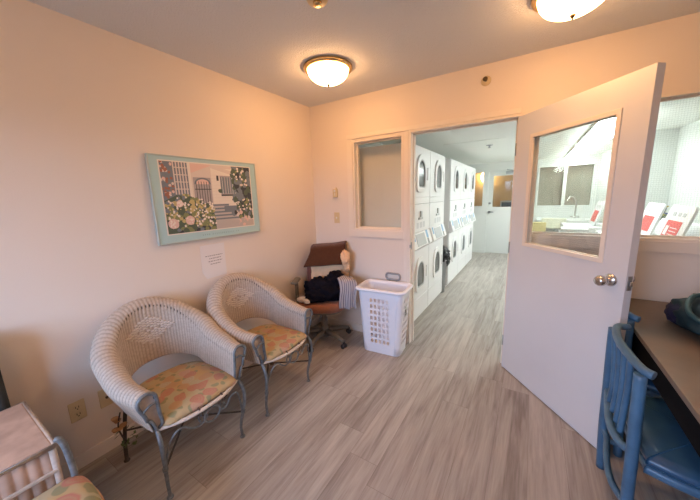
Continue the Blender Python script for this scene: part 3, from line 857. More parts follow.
t = thing('floral_stool', 'green floral cushioned iron seat at the bottom left corner', 'seat', (0, 0, 0))
outl = catmull([(.690, -2.372, 0), (.93, -2.385, 0), (1.04, -2.50, 0), (1.05, -2.72, 0), (.98, -2.83, 0), (.72, -2.83, 0), (.665, -2.72, 0), (.66, -2.47, 0)], 6, True)
t.location = (.85, -2.61, 0)
bm = BM(); cx, cy = .85, -2.61; rings = []
for f_, z in ((.95, .395), (1, .41), (1.015, .43), (1, .45), (.95, .465), (.85, .474), (.6, .482), (.3, .486), (0, .487)):
    rings.append([bm.verts.new(((p.x-cx)*f_, (p.y-cy)*f_, z)) for p in outl] if f_ else [bm.verts.new((0, 0, z))])
m_ = len(outl)
for A, B in zip(rings, rings[1:]):
    for k in range(m_):
        if len(B) == 1: bm.faces.new((A[k], A[(k+1) % m_], B[0]))
        else: bm.faces.new((A[k], A[(k+1) % m_], B[(k+1) % m_], B[k]))
bm.faces.new(rings[0][::-1]); obj('seat_cushion', bm, M['floral2'], t, smooth=True)
bm = BM(); tube(bm, [((p.x-cx)*1.02, (p.y-cy)*1.02, .405) for p in outl], .008, 8, True); obj('piping', bm, mat('orange_piping', (.50, .27, .14), .8), t)
bm = BM(); tube(bm, [((p.x-cx)*.95, (p.y-cy)*.95, .382) for p in outl], .010, 8, True); obj('seat_hoop', bm, M['iron'], t)
for sx, sy in ((-.14, .19), (.15, .17), (-.14, -.17), (.14, -.17)):
    bm = BM(); tube(bm, catmull([(sx, sy, .382), (sx*1.15, sy*1.12, .25), (sx*1.05, sy*1.05, .1), (sx*1.08, sy*1.08, .006)], 6), .010, 8); obj('leg', bm, M['iron'], t)
bm = BM(); tube(bm, catmull([(-.150, .20, .37), (-.172, .220, .46), (-.182, .218, .55), (-.184, .212, .605), (-.188, .204, .628), (-.195, .196, .630)], 8), .0105, 10); obj('scroll_arm', bm, M['iron'], t)

t = thing('dark_bag', 'dark grey upright bag between the wicker table and the wall, at the left frame edge', 'bag', (.100, -2.615, 0))
bm = BM()
slab_outline(bm, rrect(0, 0, .135, .34, .03), 0.001, .93)
for v in bm.verts:
    k = v.co.z/.93; v.co.x *= 1-.08*k; v.co.y *= 1-.04*k
obj('bag_body', bm, mat('dark_olive_cloth', (.035, .036, .032), .8, var=.3), t, bevel=.02)
bm = BM(); tube(bm, catmull([(0, -.08, .928), (0, -.06, 1.0), (0, .06, 1.0), (0, .08, .928)], 6), .006, 8); obj('handle', bm, M['dark'], t)

# ------------------------------------------------------------------ office chair with laundry
OC = Vector((.330, -.345)); FA = math.atan2(-.889, .457)        # facing direction
t = thing('office_chair', 'rust brown swivel office chair in the room corner heaped with laundry', 'office chair', (OC.x, OC.y, 0), FA)
def pad(fn_out, zs):
    bm = BM(); rings = []
    for f_, z in zs:
        o_ = fn_out(f_); rings.append([bm.verts.new((x, y, z)) for x, y in o_] if f_ else [bm.verts.new((0, 0, z))])
    n_ = len(rings[0])
    for A, B in zip(rings, rings[1:]):
        for k in range(n_):
            if len(B) == 1: bm.faces.new((A[k], A[(k+1) % n_], B[0]))
            else: bm.faces.new((A[k], A[(k+1) % n_], B[(k+1) % n_], B[k]))
    bm.faces.new(rings[0][::-1]); return bm
def sup(f_, a, b, p=3.2, n=40):
    return [(a*f_*math.copysign(abs(math.cos(2*PI*k/n))**(2/p), math.cos(2*PI*k/n)), b*f_*math.copysign(abs(math.sin(2*PI*k/n))**(2/p), math.sin(2*PI*k/n))) for k in range(n)]
obj('seat', pad(lambda f_: sup(f_, .235, .245), [(.86, .375), (.96, .39), (1, .415), (1, .435), (.96, .455), (.85, .465), (.5, .468), (0, .468)]), M['rust'], t, smooth=True)
obj('seat_shell', pad(lambda f_: sup(f_, .20, .21), [(.7, .35), (1, .362), (1.05, .374), (0, .3745)]), M['olive'], t, smooth=True)
bm = BM()
def backf(u, v):
    a = 2*PI*u; c, s = math.cos(a), math.sin(a)
    y = .205*math.copysign(abs(c)**.6, c); z = .70+.235*math.copysign(abs(s)**.6, s)
    k = math.sin(PI*v); f_ = .9+.1*k
    th = -.028+.056*v
    lean = -(z-.50)*.16
    return (-.205+lean+th+.03*(y/.2)**2, y*f_, .70+(z-.70)*f_)
V = grid(bm, 44, 8, backf); bmesh.ops.remove_doubles(bm, verts=bm.verts, dist=1e-5); bmesh.ops.holes_fill(bm, edges=[e for e in bm.edges if e.is_boundary])
obj('backrest', bm, M['maroon'], t, smooth=True)
bm = BM(); tube(bm, catmull([(-.05, 0, .36), (-.20, 0, .345), (-.262, 0, .40), (-.275, 0, .6)], 6), .022, 8); obj('back_bar', bm, M['olive'], t)
for s in (-1, 1):
    bm = BM(); tube(bm, catmull([(.0, s*.17, .362), (.0, s*.25, .37), (.0, s*.272, .43), (.01, s*.272, .645)], 6), .019, 8)
    ar = obj('armrest', bm, M['olive'], t)
    bm = BM(); slab_outline(bm, rrect(.03, s*.272, .20, .065, .03), .645, .673); obj('arm_pad', bm, M['olive'], ar, bevel=.01)
bm = BM(); lathe(bm, [(0, .055), (.045, .055), (.045, .14), (.033, .15), (.033, .25), (.025, .26), (.025, .35), (0, .35)], 22); obj('gas_column', bm, M['olive'], t)
for k in range(5):
    a = math.radians(60+72*k)-FA; c, s = math.cos(a), math.sin(a)
    bm = BM(); pts = [(c*r_, s*r_, z) for r_, z in ((.03, .105), (.12, .100), (.22, .085), (.28, .072))]
    tube(bm, pts, [.032, .028, .022, .018], 8); lg = obj('base_leg', bm, M['olive'], t)
    bm = BM()
    for q in (-.016, .016):
        lathe(bm, [(0, -.009), (.022, -.009), (.025, 0), (.022, .009), (0, .009)], 16, (0, q, 0), 'y')
    box(bm, -.012, .012, -.006, .006, -.003, .045)
    for v in bm.verts:
        x, y, z = v.co; v.co = (c*.28+x*c-y*s, s*.28+x*s+y*c, z+.0255)
    obj('caster', bm, M['dark'], lg)
bm = BM(); tube(bm, [(0, -.05, .345), (.03, -.25, .335), (.03, -.30, .325)], .007, 8); obj('height_lever', bm, M['dark'], t)
OCM = Matrix.Translation((OC.x, OC.y, 0)) @ Matrix.Rotation(FA, 4, 'Z') @ Matrix.Scale(-1, 4, (0, 1, 0))

def cloth(name, nu, nv, fn, m, label, cat, solid=.008, uv=False, sub=1):
    bm = BM(); V = grid(bm, nu, nv, fn)
    if uv:
        l = bm.loops.layers.uv.new('uv'); idx = {}
        for i in range(nu+1):
            for j in range(nv+1): idx[V[i][j]] = (i/nu, j/nv)
        for f in bm.faces:
            for lp in f.loops: lp[l].uv = idx[lp.vert]
    for v in bm.verts: v.co = OCM @ v.co
    # origin at its own base
    c = sum((v.co for v in bm.verts), Vector())/len(bm.verts); c.z = min(v.co.z for v in bm.verts)
    for v in bm.verts: v.co -= c
    o = obj(name, bm, m, None, loc=c, solid=solid, sub=sub)
    if label: tag(o, label, cat)
    return o
NZ = lambda x, y, z=0, s=1: noise.noise(Vector((x*s, y*s, z)))
# brown towel folded over the top of the backrest
def towel(u, v):
    # local: x front(+), y: -right... chair's own left is +y ; v runs from the front hem over the top to the back hem
    y = .14-.375*u
    Lf, Lt, Lb = .185, .13, .15; s = v*(Lf+Lt+Lb)
    tilt = (u-.5)*.03
    if s < Lf:
        k = 1-s/Lf; x = -.128+.052*k; z = .945-k*Lf*.86; y2 = y+.075*k*(1-u)
    elif s < Lf+Lt:
        k = (s-Lf)/Lt; a = PI*k; x = -.228+.100*math.cos(a); z = .945+.048*math.sin(a)**.8; y2 = y
    else:
        k = (s-Lf-Lt)/Lb; x = -.328-.01*k; z = .945-k*Lb; y2 = y*(1+.04*k)
    return Vector((x+.010*NZ(u*3, v*4, 2, 1), y2, z+tilt+.010*NZ(u*2.5, v*3, 5, 1)))
o = cloth('brown_towel', 24, 30, towel, M['brownt'], 'folded dark brown towel draped over the office chair back', 'towel', .03)
# pale cloth under the towel
def pale(u, v):
    y = .150-.40*u; k = 1-v
    z = .93-.30*k+.02*u*k
    return Vector((-.165+.045*k+.010*math.sin(u*9+k*2)+.008*NZ(u*4, v*4, 1), y+.012*NZ(u*3, v*5, 7)-.01*k, z+.018*NZ(u*5, 1, 3)*k))
cloth('peach_cloth', 24, 18, pale, M['peachcloth'], 'pale peach cloth hanging under the brown towel on the chair', 'cloth', .016)
bm = BM()   # bunched end on the right
def lump(bm, c, r, sc, seed, amp=.25, ns=7, sub=4):
    res = bmesh.ops.create_icosphere(bm, subdivisions=sub, radius=1)
    for v in res['verts']:
        d_ = v.co.normalized(); n_ = noise.fractal(d_*ns*.35+Vector((seed, seed*.7, 0)), 1.0, 2.0, 3)
        rdg = abs(noise.noise(d_*ns*.5+Vector((0, seed, seed))))
        v.co = Vector((d_.x*sc[0], d_.y*sc[1], d_.z*sc[2]))*r*(1+amp*n_-amp*.8*rdg)+Vector(c)
    for v in res['verts']:
        for f in v.link_faces: f.smooth = True
def lumpthing(name, m, label, cat, parts, amp=.25, seed=1, floor=None, ns=7, local=True):
    bm = BM()
    for i, (c, r, sc) in enumerate(parts): lump(bm, c, r, sc, seed+i*3.1, amp, ns)
    for v in bm.verts:
        if floor is not None and v.co.z < floor: v.co.z = floor+(v.co.z-floor)*.02
        if local: v.co = OCM @ v.co
    c = sum((v.co for v in bm.verts), Vector())/len(bm.verts); c.z = min(v.co.z for v in bm.verts)
    for v in bm.verts: v.co -= c
    o = obj(name, bm, m, None, loc=c); tag(o, label, cat); return o
lumpthing('rolled_cloth', M['peachcloth'], 'bunched peach cloth poking out right of the brown towel', 'cloth', [((-.09, -.235, .86), .06, (.8, .8, 1.5)), ((-.10, -.245, .78), .05, (.8, .7, 1.2))], .3, 4)
lumpthing('clothes_pile', M['navy'], 'navy blue clothes heaped on the office chair seat', 'clothes', [((.02, -.04, .555), .16, (.95, 1.2, .78)), ((-.02, -.13, .63), .12, (.9, 1.0, 1.0)), ((-.02, .07, .575), .13, (.9, 1.0, .8)), ((.08, .03, .525), .12, (1, 1.2, .65))], .32, 11, .472)
SP = catmull([(-.06, .03, .665), (.02, .0, .705), (.09, -.01, .708), (.150, -.02, .69), (.185, -.03, .62), (.195, -.035, .54), (.20, -.04, .43)], 10)
def shirt(u, v):
    i = v*(len(SP)-1); k = min(len(SP)-2, int(i)); p = SP[k].lerp(SP[k+1], i-k)
    f_ = u-.5; hang = max(0, v-.45)
    return Vector((p.x+.025*math.sin(u*13)*hang-.02*abs(f_)*hang, -.160-.165*u+p.y+.012*math.sin(v*8)+.008*NZ(u*3, v*3, 9), p.z-.03*abs(f_)**2*2+.02*math.sin(u*8+1)*hang+.006*NZ(u*5, v*5, 2)))
cloth('striped_shirt', 40, 36, shirt, M['stripe'], 'grey striped shirt hanging over the right side of the office chair', 'shirt', .007, True)
lumpthing('white_sock', M['sock'], 'white bundled sock with blue band on the left seat edge', 'sock', [((.135, .185, .498), .050, (.8, 1.1, .6)), ((.175, .125, .494), .042, (1, 1, .55))], .2, 21, .472)
bmx = None

# ------------------------------------------------------------------ hamper
HR = math.radians(4)
t = thing('laundry_hamper', 'tall white plastic laundry hamper with slotted sides by the doorway', 'hamper', (.955, -.195, 0), HR)
HH = .645
def hsec(z):
    f_ = z/HH; return (.183+.040*f_, .120+.022*f_)
def hout(z, inset=0, r=.05):
    a, b = hsec(z); return rrect(0, 0, 2*(a-inset), 2*(b-inset), r, 6)
bm = BM()
def shell_face(side):
    """one flat side with rows of slots; returns nothing"""
# walls: grid with slots left open
def wallside(axis, sgn):
    a0, b0 = hsec(.0)
    if axis == 'y': cols, rows = 5, 8
    else: cols, rows = 4, 8
    us = []; half = .135 if axis == 'y' else .085
    edge = lambda z: (hsec(z)[0] if axis == 'y' else hsec(z)[1])-.05
    n = cols
    cuts = [-1.0]
    pitch = .040
    for c_ in range(n):
        m0 = (c_-(n-1)/2)*pitch
        cuts += [m0-.0125, m0+.0125]
    zc = [.012, .10]
    z = .105
    while z < .535: zc += [z, z+.036]; z += .0585
    zc = sorted(set(zc))+[HH-.02]
    U = lambda i, z: (-edge(z) if i == 0 else (edge(z) if i == len(cuts) else cuts[i]))
    off = lambda z: hsec(z)[1] if axis == 'y' else hsec(z)[0]
    def vert(i, k):
        zz = zc[k]; u_ = U(i, zz); d_ = off(zz)*sgn
        return (u_, d_, zz) if axis == 'y' else (d_, u_, zz)
    G = [[bm.verts.new(vert(i, k)) for k in range(len(zc))] for i in range(len(cuts)+1)]
    for i in range(len(cuts)):
        for k in range(len(zc)-1):
            slotcol = i % 2 == 1; slotrow = abs((zc[k+1]-zc[k])-.036) < .002 and zc[k] > .1
            if slotcol and slotrow and not (axis == 'y' and sgn > 0): continue
            bm.faces.new((G[i][k], G[i+1][k], G[i+1][k+1], G[i][k+1]))
for ax, sg in (('y', -1), ('y', 1), ('x', -1), ('x', 1)): wallside(ax, sg)
for sx in (-1, 1):      # rounded corners
    for sy in (-1, 1):
        def cf(u, v):
            z = .012+v*(HH-.032); a, b = hsec(z); th = u*PI/2
            return (sx*(a-.05+.05*math.cos(th)), sy*(b-.05+.05*math.sin(th)), z)
        grid(bm, 6, 8, cf)
slab_outline(bm, hout(.012), .004, .014)
bmesh.ops.remove_doubles(bm, verts=bm.verts, dist=1e-5); bmesh.ops.recalc_face_normals(bm, faces=bm.faces)
obj('basket', bm, M['hamper'], t, solid=.004)
bm = BM()
n_ = len(hout(HH)); rings = []
for ins, z in ((.0, HH-.028), (-.020, HH-.028), (-.026, HH-.018), (-.024, HH-.004), (-.014, HH+.002), (.002, HH), (.006, HH-.03)):
    rings.append([bm.verts.new((x, y, z)) for x, y in hout(HH, ins, .06 if ins < 0 else .05)])
for A, B in zip(rings, rings[1:]):
    for k in range(n_): bm.faces.new((A[k], A[(k+1) % n_], B[(k+1) % n_], B[k]))
bmesh.ops.recalc_face_normals(bm, faces=bm.faces)
obj('rim', bm, M['hamper'], t, smooth=True)
bm = BM(); box(bm, hsec(.42)[0]+.0015, hsec(.42)[0]+.0035, -.035, .035, .37, .48); lb = obj('label_tag', bm, M['lgrey'], t)
bm = BM(); x = hsec(.42)[0]+.0037
for a, b_ in ((.385, .395), (.45, .456), (.463, .469)): box(bm, x, x+.0004, -.022, .022, a, b_)
box(bm, x, x+.0004, -.02, .012, .402, .438); obj('mark', bm, M['dark'], lb)

# grey pull handle behind the hamper
t = thing('pull_handle', 'grey looped pull handle standing against the wall behind the white hamper', 'handle', (.965, -.013, 0), 0)
bm = BM(); tube(bm, [(x, 0, z) for x, z in rrect(0, .688, .150, .062, .028)], .0105, 8, True); obj('grip', bm, M['grey'], t)
for s in (-.035, .035):
    bm = BM(); tube(bm, [(s, 0, .002), (s, 0, .657)], .006, 8); obj('rod', bm, M['steel'], t)

# ------------------------------------------------------------------ stacked laundry machines
def machine(w, label, first=None):
    t = thing('stacked_laundry_machine', label, 'washer dryer', (0, 0, 0), 0, 'stacked white laundry machines along the laundry wall')
    hw = w/2-.002; D = .70; HT = 2.0
    bm = BM(); box(bm, -D, -.012, -hw, hw, .06, HT); box(bm, -D+.02, -.05, -hw+.01, hw-.01, .001, .0605)
    obj('cabinet', bm, M['white'], t, bevel=.004)
    # front panels separated by seams
    for nm, z0, z1 in (('lower_panel', .30, .885), ('kick_panel', .065, .295), ('control_panel', 1.08, 1.385), ('band_panel', 1.39, 1.455), ('upper_panel', 1.46, 1.985)):
        obj(nm, bx(-.012, 0, -hw+.004, hw-.004, z0, z1), M['white'], t, bevel=.003)
    bm = BM(); box(bm, -.013, -.0115, -hw+.004, hw-.004, .885, 1.39); obj('seam', bm, M['seam'], t)
    for zc in (1.715, .590):
        bm = BM(); o_ = arch_pts(0, zc, .33, .40); i_ = arch_pts(0, zc-.005, .235, .30)
        ring_outline(bm, o_, i_, .0005, .020, 'x'); dr = obj('loading_door', bm, M['white'], t, bevel=.005)
        bm = BM(); ring_outline(bm, arch_pts(0, zc-.005, .234, .299), arch_pts(0, zc-.005, .212, .275), .004, .016, 'x'); obj('window_ring', bm, M['lgrey'], dr)
        bm = BM(); slab_outline(bm, arch_pts(0, zc-.005, .211, .274), .001, .008, 'x'); obj('door_glass', bm, M['darkglass'], dr)
        bm = BM(); box(bm, .020, .032, .163, .178, zc-.07, zc+.07); obj('door_pull', bm, M['white'], dr, bevel=.004)
    # sloping console
    bm = BM(); slab_outline(bm, [(-.012, .89), (.012, .885), (.055, .92), (.010, 1.078), (-.012, 1.078)], -hw+.03, hw-.03, 'y'); cs = obj('console', bm, M['white'], t, bevel=.006)
    # face frame follows slope from (.085,.92) to (.012,1.078)
    def onface(u, s, lift): 
        a = Vector((.055, .92)); b_ = Vector((.010, 1.078)); n2 = Vector((b_.y-a.y, -(b_.x-a.x))).normalized(); p = a.lerp(b_, s)+n2*lift
        return (p.x, u, p.y)
    def facequad(bm, u0, u1, s0, s1, lift0=.0006, lift1=.003):
        L_ = [[bm.verts.new(onface(u, s, l)) for u, s in ((u0, s0), (u1, s0), (u1, s1), (u0, s1))] for l in (lift0, lift1)]
        bm.faces.new(L_[1]); bm.faces.new(L_[0][::-1])
        for k in range(4): bm.faces.new((L_[0][k], L_[0][(k+1) % 4], L_[1][(k+1) % 4], L_[1][k]))
        bmesh.ops.recalc_face_normals(bm, faces=bm.faces)
    bm = BM(); facequad(bm, -.20, .09, .10, .90); obj('control_display', bm, M['lgrey'], cs)
    for q in ((.15, .21, .45, 1.0), (-.275, -.235, .5, 1.0)):
        bm = BM(); facequad(bm, *q); obj('blue_sticker', bm, M['blue'], cs)
    bm = BM(); facequad(bm, .155, .20, .05, .42); obj('card_slot', bm, M['grey'], cs)
    # coin slide and small label
    bm = BM(); box(bm, .0003, .018, -.02, .02, 1.245, 1.31); box(bm, .0003, .012, -.065, .065, 1.215, 1.24); obj('coin_slot', bm, M['lgrey'], t, bevel=.003)
    for a, b_ in ((-.12, -.05), (-.01, .07), (.1, .16)):
        bm = BM(); box(bm, .0003, .0012, a, b_, 1.12, 1.185); obj('instruction_sticker', bm, M['sticker'], t)
    return t
m1 = machine(.69, 'white stacked washer dryer nearest the doorway, first in the row')
m1.location = (1.048, .56, 0)
dup(m1, (1.048, 1.250, 0), None, 'white stacked washer dryer second from the doorway, just before the gap')
m3 = machine(.73, 'white stacked washer dryer third from the doorway, beside the black bag')
m3.location = (1.048, 2.30, 0)
dup(m3, (1.048, 3.03, 0), None, 'white stacked washer dryer fourth from the doorway, middle of the far trio')
dup(m3, (1.048, 3.76, 0), None, 'white stacked washer dryer fifth in the row, nearest the far door')

# grey bin and black bag in the gap
t = thing('waste_bin', 'grey bin with black liner wedged between the two machine groups', 'bin', (.93, 1.765, 0))
bm = BM(); lathe(bm, [(0, .002), (.11, .002), (.14, .5), (.145, .5), (.145, .515), (.13, .515), (.10, .02), (0, .02)], 24); obj('bin_body', bm, M['lgrey'], t)
bm = BM(); lump(bm, (.03, .0, .585), .15, (.95, .98, 1.05), 3, .22, 8); lump(bm, (.105, .05, .52), .10, (.7, .9, 1.3), 8, .25, 8)
obj('bin_liner', bm, M['bin'], t)

# ------------------------------------------------------------------ rest of the laundry room
for i, (y0, lab) in enumerate(((1.25, 'long fluorescent ceiling light nearer the doorway wall, seen through the door glass'), (3.35, 'long fluorescent ceiling light near the far laundry windows'))):
    t = thing('fluorescent_light', lab, 'ceiling light', (2.765, y0, LC), 0, 'fluorescent fixtures in the laundry room')
    bm = BM(); box(bm, -.15, .15, 0, 1.9, -.03, -.001); obj('light_housing', bm, M['white'], t)
    bm = BM(); slab_outline(bm, [(-.14, -.0305), (-.115, -.085), (.115, -.085), (.14, -.0305)], .01, 1.89, 'y'); obj('diffuser', bm, M['tube'], t)
t = thing('ceiling_sprinkler', 'small grey sprinkler fitting on the laundry aisle ceiling', 'sprinkler', (1.50, 2.35, LC))
bm = BM(); lathe(bm, [(0, -.001), (.05, -.001), (.045, -.008), (.014, -.012), (.012, -.035), (.022, -.038), (.022, -.042), (0, -.042)], 20); obj('sprinkler_head', bm, M['steel'], t)
# shallow ceiling battens
S('trim_3', bx(.95, 1.75, 1.83, 1.85, LC-.006, LC-.0005), M['lceil'])

t = thing('hall_sconce', 'glowing wall lamp in the tan room beyond the far door', 'wall lamp', (.84, 7.40, 1.78))
bm = BM(); lathe(bm, [(0, -.001), (.06, -.001), (.055, -.015), (0, -.02)], 20, axis='y'); obj('wall_plate', bm, M['brass'], t)
bm = BM(); tube(bm, [(0, -.015, 0), (0, -.08, -.02), (0, -.10, .03)], .008, 8); obj('bracket', bm, M['brass'], t)
bm = BM(); lathe(bm, [(0, .03), (.07, .04), (.12, .12), (.13, .22), (.10, .30), (.0, .33)], 24, (0, -.15, 0)); obj('lamp_shade', bm, M['sconce'], t)
t = thing('microwave', 'pale blue microwave oven seen through the far door window', 'microwave', (1.58, 7.0, .95))
obj('casing', bx(-.26, .26, -.2, .2, .0, .30), mat('pale_blue_enamel', (.50, .62, .68), .4), t, bevel=.01)
obj('oven_door', bx(-.22, .10, -.206, -.2005, .04, .26), M['screen'], t); bm = BM(); box(bm, .13, .235, -.206, -.2005, .04, .26); obj('keypad', bm, M['grey'], t)
t = thing('hall_counter', 'tan counter under the pale blue microwave', 'counter', (1.45, 7.05, 0))
bm = BM(); box(bm, -.6, .55, -.3, .3, .001, .91); obj('base_cabinet', bm, M['amber'], t); obj('counter_top', bx(-.62, .57, -.33, .32, .911, .949), M['tan'], t)

# top load washers with raised lids along the right side
def washer(label):
    t = thing('top_load_washer', label, 'washer', (0, 0, 0), 0, 'white washers with raised lids')
    bm = BM(); box(bm, -.33, .33, -.335, .335, .02, .96); obj('cabinet', bm, M['white'], t, bevel=.01)
    bm = BM(); slab_outline(bm, [(.20, .9605), (.33, .9605), (.33, 1.13), (.26, 1.13)], -.33, .33, 'y'); obj('console', bm, M['white'], t, bevel=.008)
    # lid stands open, leaning back on the console; its underside faces -x
    ca, sa = math.cos(math.radians(58)), math.sin(math.radians(58))
    bm = BM(); slab_outline(bm, rrect(0, .21, .52, .42, .05), 0, .022, 'x')
    for v in bm.verts:
        x, y, z = v.co; v.co = (.02+x*sa+z*ca*.42, y, .965+z*sa*1.0-x*ca)
    ld = obj('lid', bm, M['white'], t, bevel=.004)
    def lidq(bm, y0, y1, z0, z1, off):
        L_ = []
        for x in (-off, -off-.002):
            L_.append([bm.verts.new((.02+x*sa+z*ca*.42, y, .965+z*sa-x*ca)) for y, z in ((y0, z0), (y1, z0), (y1, z1), (y0, z1))])
        bm.faces.new(L_[0]); bm.faces.new(L_[1][::-1])
        for k in range(4): bm.faces.new((L_[0][k], L_[0][(k+1) % 4], L_[1][(k+1) % 4], L_[1][k]))
        bmesh.ops.recalc_face_normals(bm, faces=bm.faces)
    bm = BM(); lidq(bm, -.16, .16, .06, .25, .0008); rp = obj('red_notice', bm, M['red'], ld)
    bm = BM()
    for z in (.10, .135, .17): lidq(bm, -.12, .03, z, z+.008, .0032)
    lidq(bm, .06, .13, .09, .19, .0032); obj('notice_mark', bm, M['white'], rp)
    bm = BM()
    for y0 in (-.15, -.05, .06): lidq(bm, y0, y0+.06, .30, .34, .0008)
    obj('lid_text', bm, M['lgrey'], ld)
    bm = BM(); slab_outline(bm, rrect(-.07, 0, .40, .46, .06), .9603, .966); obj('tub_opening', bm, M['lgrey'], t)
    return t
w1 = washer('white top load washer with raised red-marked lid, fully seen through the right window'); w1.location = (3.155, 1.22, 0)
dup(w1, (3.155, 1.92, 0), None, 'white top load washer with raised lid partly hidden behind the open door edge')
dup(w1, (2.86, 3.05, 0), None, 'white top load washer with raised lid seen through the door glass')
# white folding table in the middle, seen through the door pane
t = thing('folding_table', 'white laundry folding table seen through the lower door glass', 'table', (2.55, 1.55, 0))
bm = BM(); box(bm, -.23, .16, -.45, .50, .90, .935); obj('table_top', bm, M['white'], t, bevel=.006)
for sx in (-.2, .13):
    for sy in (-.42, .46): obj('leg', bx(sx-.02, sx+.02, sy-.02, sy+.02, .001, .9), M['lgrey'], t)
t = thing('folded_sheet', 'stack of white folded sheets on the folding table', 'linen', (2.56, 1.75, .9362))
bm = BM()
for k in range(3): box(bm, -.16+.01*k, .12, -.13, .14-.01*k, .003+.035*k, .035+.035*k)
obj('linen_stack', bm, mat('white_linen', (.85, .86, .86), .9), t, bevel=.01)
# sink bench under far windows
t = thing('laundry_sink', 'white laundry sink bench with tall gooseneck tap below the far window', 'sink', (2.69, 4.93, 0))
bm = BM(); ring_outline(bm, rrect(0, 0, .96, .56, .02), rrect(.12, .02, .50, .36, .04), .86, .90, 'z'); box(bm, -.47, .47, -.26, .27, .001, .60); obj('bench', bm, M['offwhite'], t)
bm = BM(); ring_outline(bm, rrect(.12, .02, .50, .36, .04), rrect(.12, .02, .42, .28, .04), .62, .86, 'z'); obj('basin', bm, M['white'], t)
bm = BM(); tube(bm, catmull([(.20, .22, .90), (.20, .22, 1.22), (.16, .20, 1.33), (.08, .14, 1.35), (.03, .10, 1.27)], 8), .016, 10); tube(bm, [(.12, .22, .93), (.28, .22, .93)], .014, 8); obj('tap', bm, M['chrome'], t)
t = thing('cream_towel', 'cream towel hanging over the sink bench edge', 'towel', (2.50, 4.634, .72))
bm = BM(); grid(bm, 16, 8, lambda u, v: (-.21+.42*u, .006*math.sin(u*12), v*.22)); obj('towel_cloth', bm, M['cream'], t, solid=.012)
t = thing('yellow_box', 'yellow cardboard box on the floor shelf left of the sink', 'box', (2.27, 4.45, .0))
bm = BM(); box(bm, -.14, .10, -.1, .1, .621, .86); obj('carton', bm, M['yellowbox'], t, bevel=.003); bm = BM(); box(bm, -.18, .14, -.13, .13, .58, .62)
for sx in (-.16, .12):
    for sy in (-.11, .11): box(bm, sx-.012, sx+.012, sy-.012, sy+.012, .001, .58)
obj('carton_stand', bm, M['grey'], t)
t = thing('flower_arrangement', 'small artificial flower bunch with blue and yellow blooms behind the washer lid', 'artificial flowers', (3.44, 2.42, .0))
bm = BM(); box(bm, -.1, .1, -.1, .1, .001, 1.0); obj('pedestal', bm, M['lwall'], t)
bm = BM(); lathe(bm, [(0, 1.001), (.045, 1.001), (.06, 1.10), (.05, 1.10), (.0, 1.02)], 18); obj('pot', bm, M['offwhite'], t)
bm = BM(); bl = BM(); by = BM()
for k in range(26):
    a = random.uniform(0, 6.28); r_ = random.uniform(.02, .17); z = random.uniform(1.14, 1.25)
    p = (r_*math.cos(a)*.6, r_*math.sin(a)-.03, z); tube(bm, [(0, 0, 1.03), (p[0]*.5, p[1]*.5, 1.12), p], .004, 5)
    dd = Vector((math.cos(a*3), math.sin(a*3), .4))*.04; q = Vector(p); o2 = dd.orthogonal().normalized()*.012
    bm.faces.new([bm.verts.new(x) for x in (q, q+dd*.5+o2, q+dd, q+dd*.5-o2)])
    if k % 2 == 0: lathe(bl if k % 4 else by, [(0, -.012), (.016, -.004), (.02, .01), (.0, .012)], 9, (p[0], p[1], p[2]+.01))
obj('stem', bm, M['leaf'], t); obj('blue_bloom', bl, M['petalb'], t); obj('yellow_bloom', by, M['petaly'], t)
t = thing('soap_box', 'tan box on the washer console at the right frame edge', 'box', (3.45, 1.08, 1.1305))
obj('carton', bx(-.05, .05, -.09, .09, 0, .11), M['tan'], t, bevel=.003)

# ------------------------------------------------------------------ desk, bag, blue chairs
t = thing('desk', 'brown wood desk against the right side of the back wall', 'desk', (2.9, -1.0, 0))
x0 = 2.610-2.9; x1 = XR-.004-2.9; y1 = -.016+1.0; y0 = -2.3+1.0
bm = BM(); box(bm, x0, x1, y0, y1, .725, .75); obj('desk_top', bm, M['desk'], t, bevel=.003)
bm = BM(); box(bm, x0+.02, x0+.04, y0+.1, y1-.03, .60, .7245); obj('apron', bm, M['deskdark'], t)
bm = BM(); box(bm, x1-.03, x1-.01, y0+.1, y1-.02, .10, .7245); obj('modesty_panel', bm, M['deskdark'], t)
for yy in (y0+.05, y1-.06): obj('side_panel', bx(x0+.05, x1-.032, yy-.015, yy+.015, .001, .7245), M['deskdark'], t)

lump_t = thing('travel_bag', 'dark teal soft bag lying on the desk at the right frame edge', 'bag', (2.945, -.53, .7515))
bm = BM()
lump(bm, (0.03, 0, .075), .23, (.9, 1.35, .42), 5, .2, 6)
for v in bm.verts:
    if v.co.z < .0: v.co.z = .0
obj('bag_body', bm, M['bagcloth'], lump_t)
bm = BM(); lump(bm, (-.12, .10, .06), .08, (.75, 1.5, .75), 9, .2, 6)
for v in bm.verts:
    if v.co.z < .0: v.co.z = .0
obj('side_pocket', bm, M['bagpurple'], lump_t)
bm = BM(); tube(bm, catmull([(-.10, -.22, .09), (-.16, -.10, .13), (-.11, .05, .17), (-.02, .12, .18)], 8), .011, 8); tube(bm, catmull([(-.02, -.25, .10), (-.05, -.08, .19), (.04, .05, .19)], 8), .010, 8)
obj('strap', bm, mat('teal_strap', (.02, .07, .08), .6), lump_t)

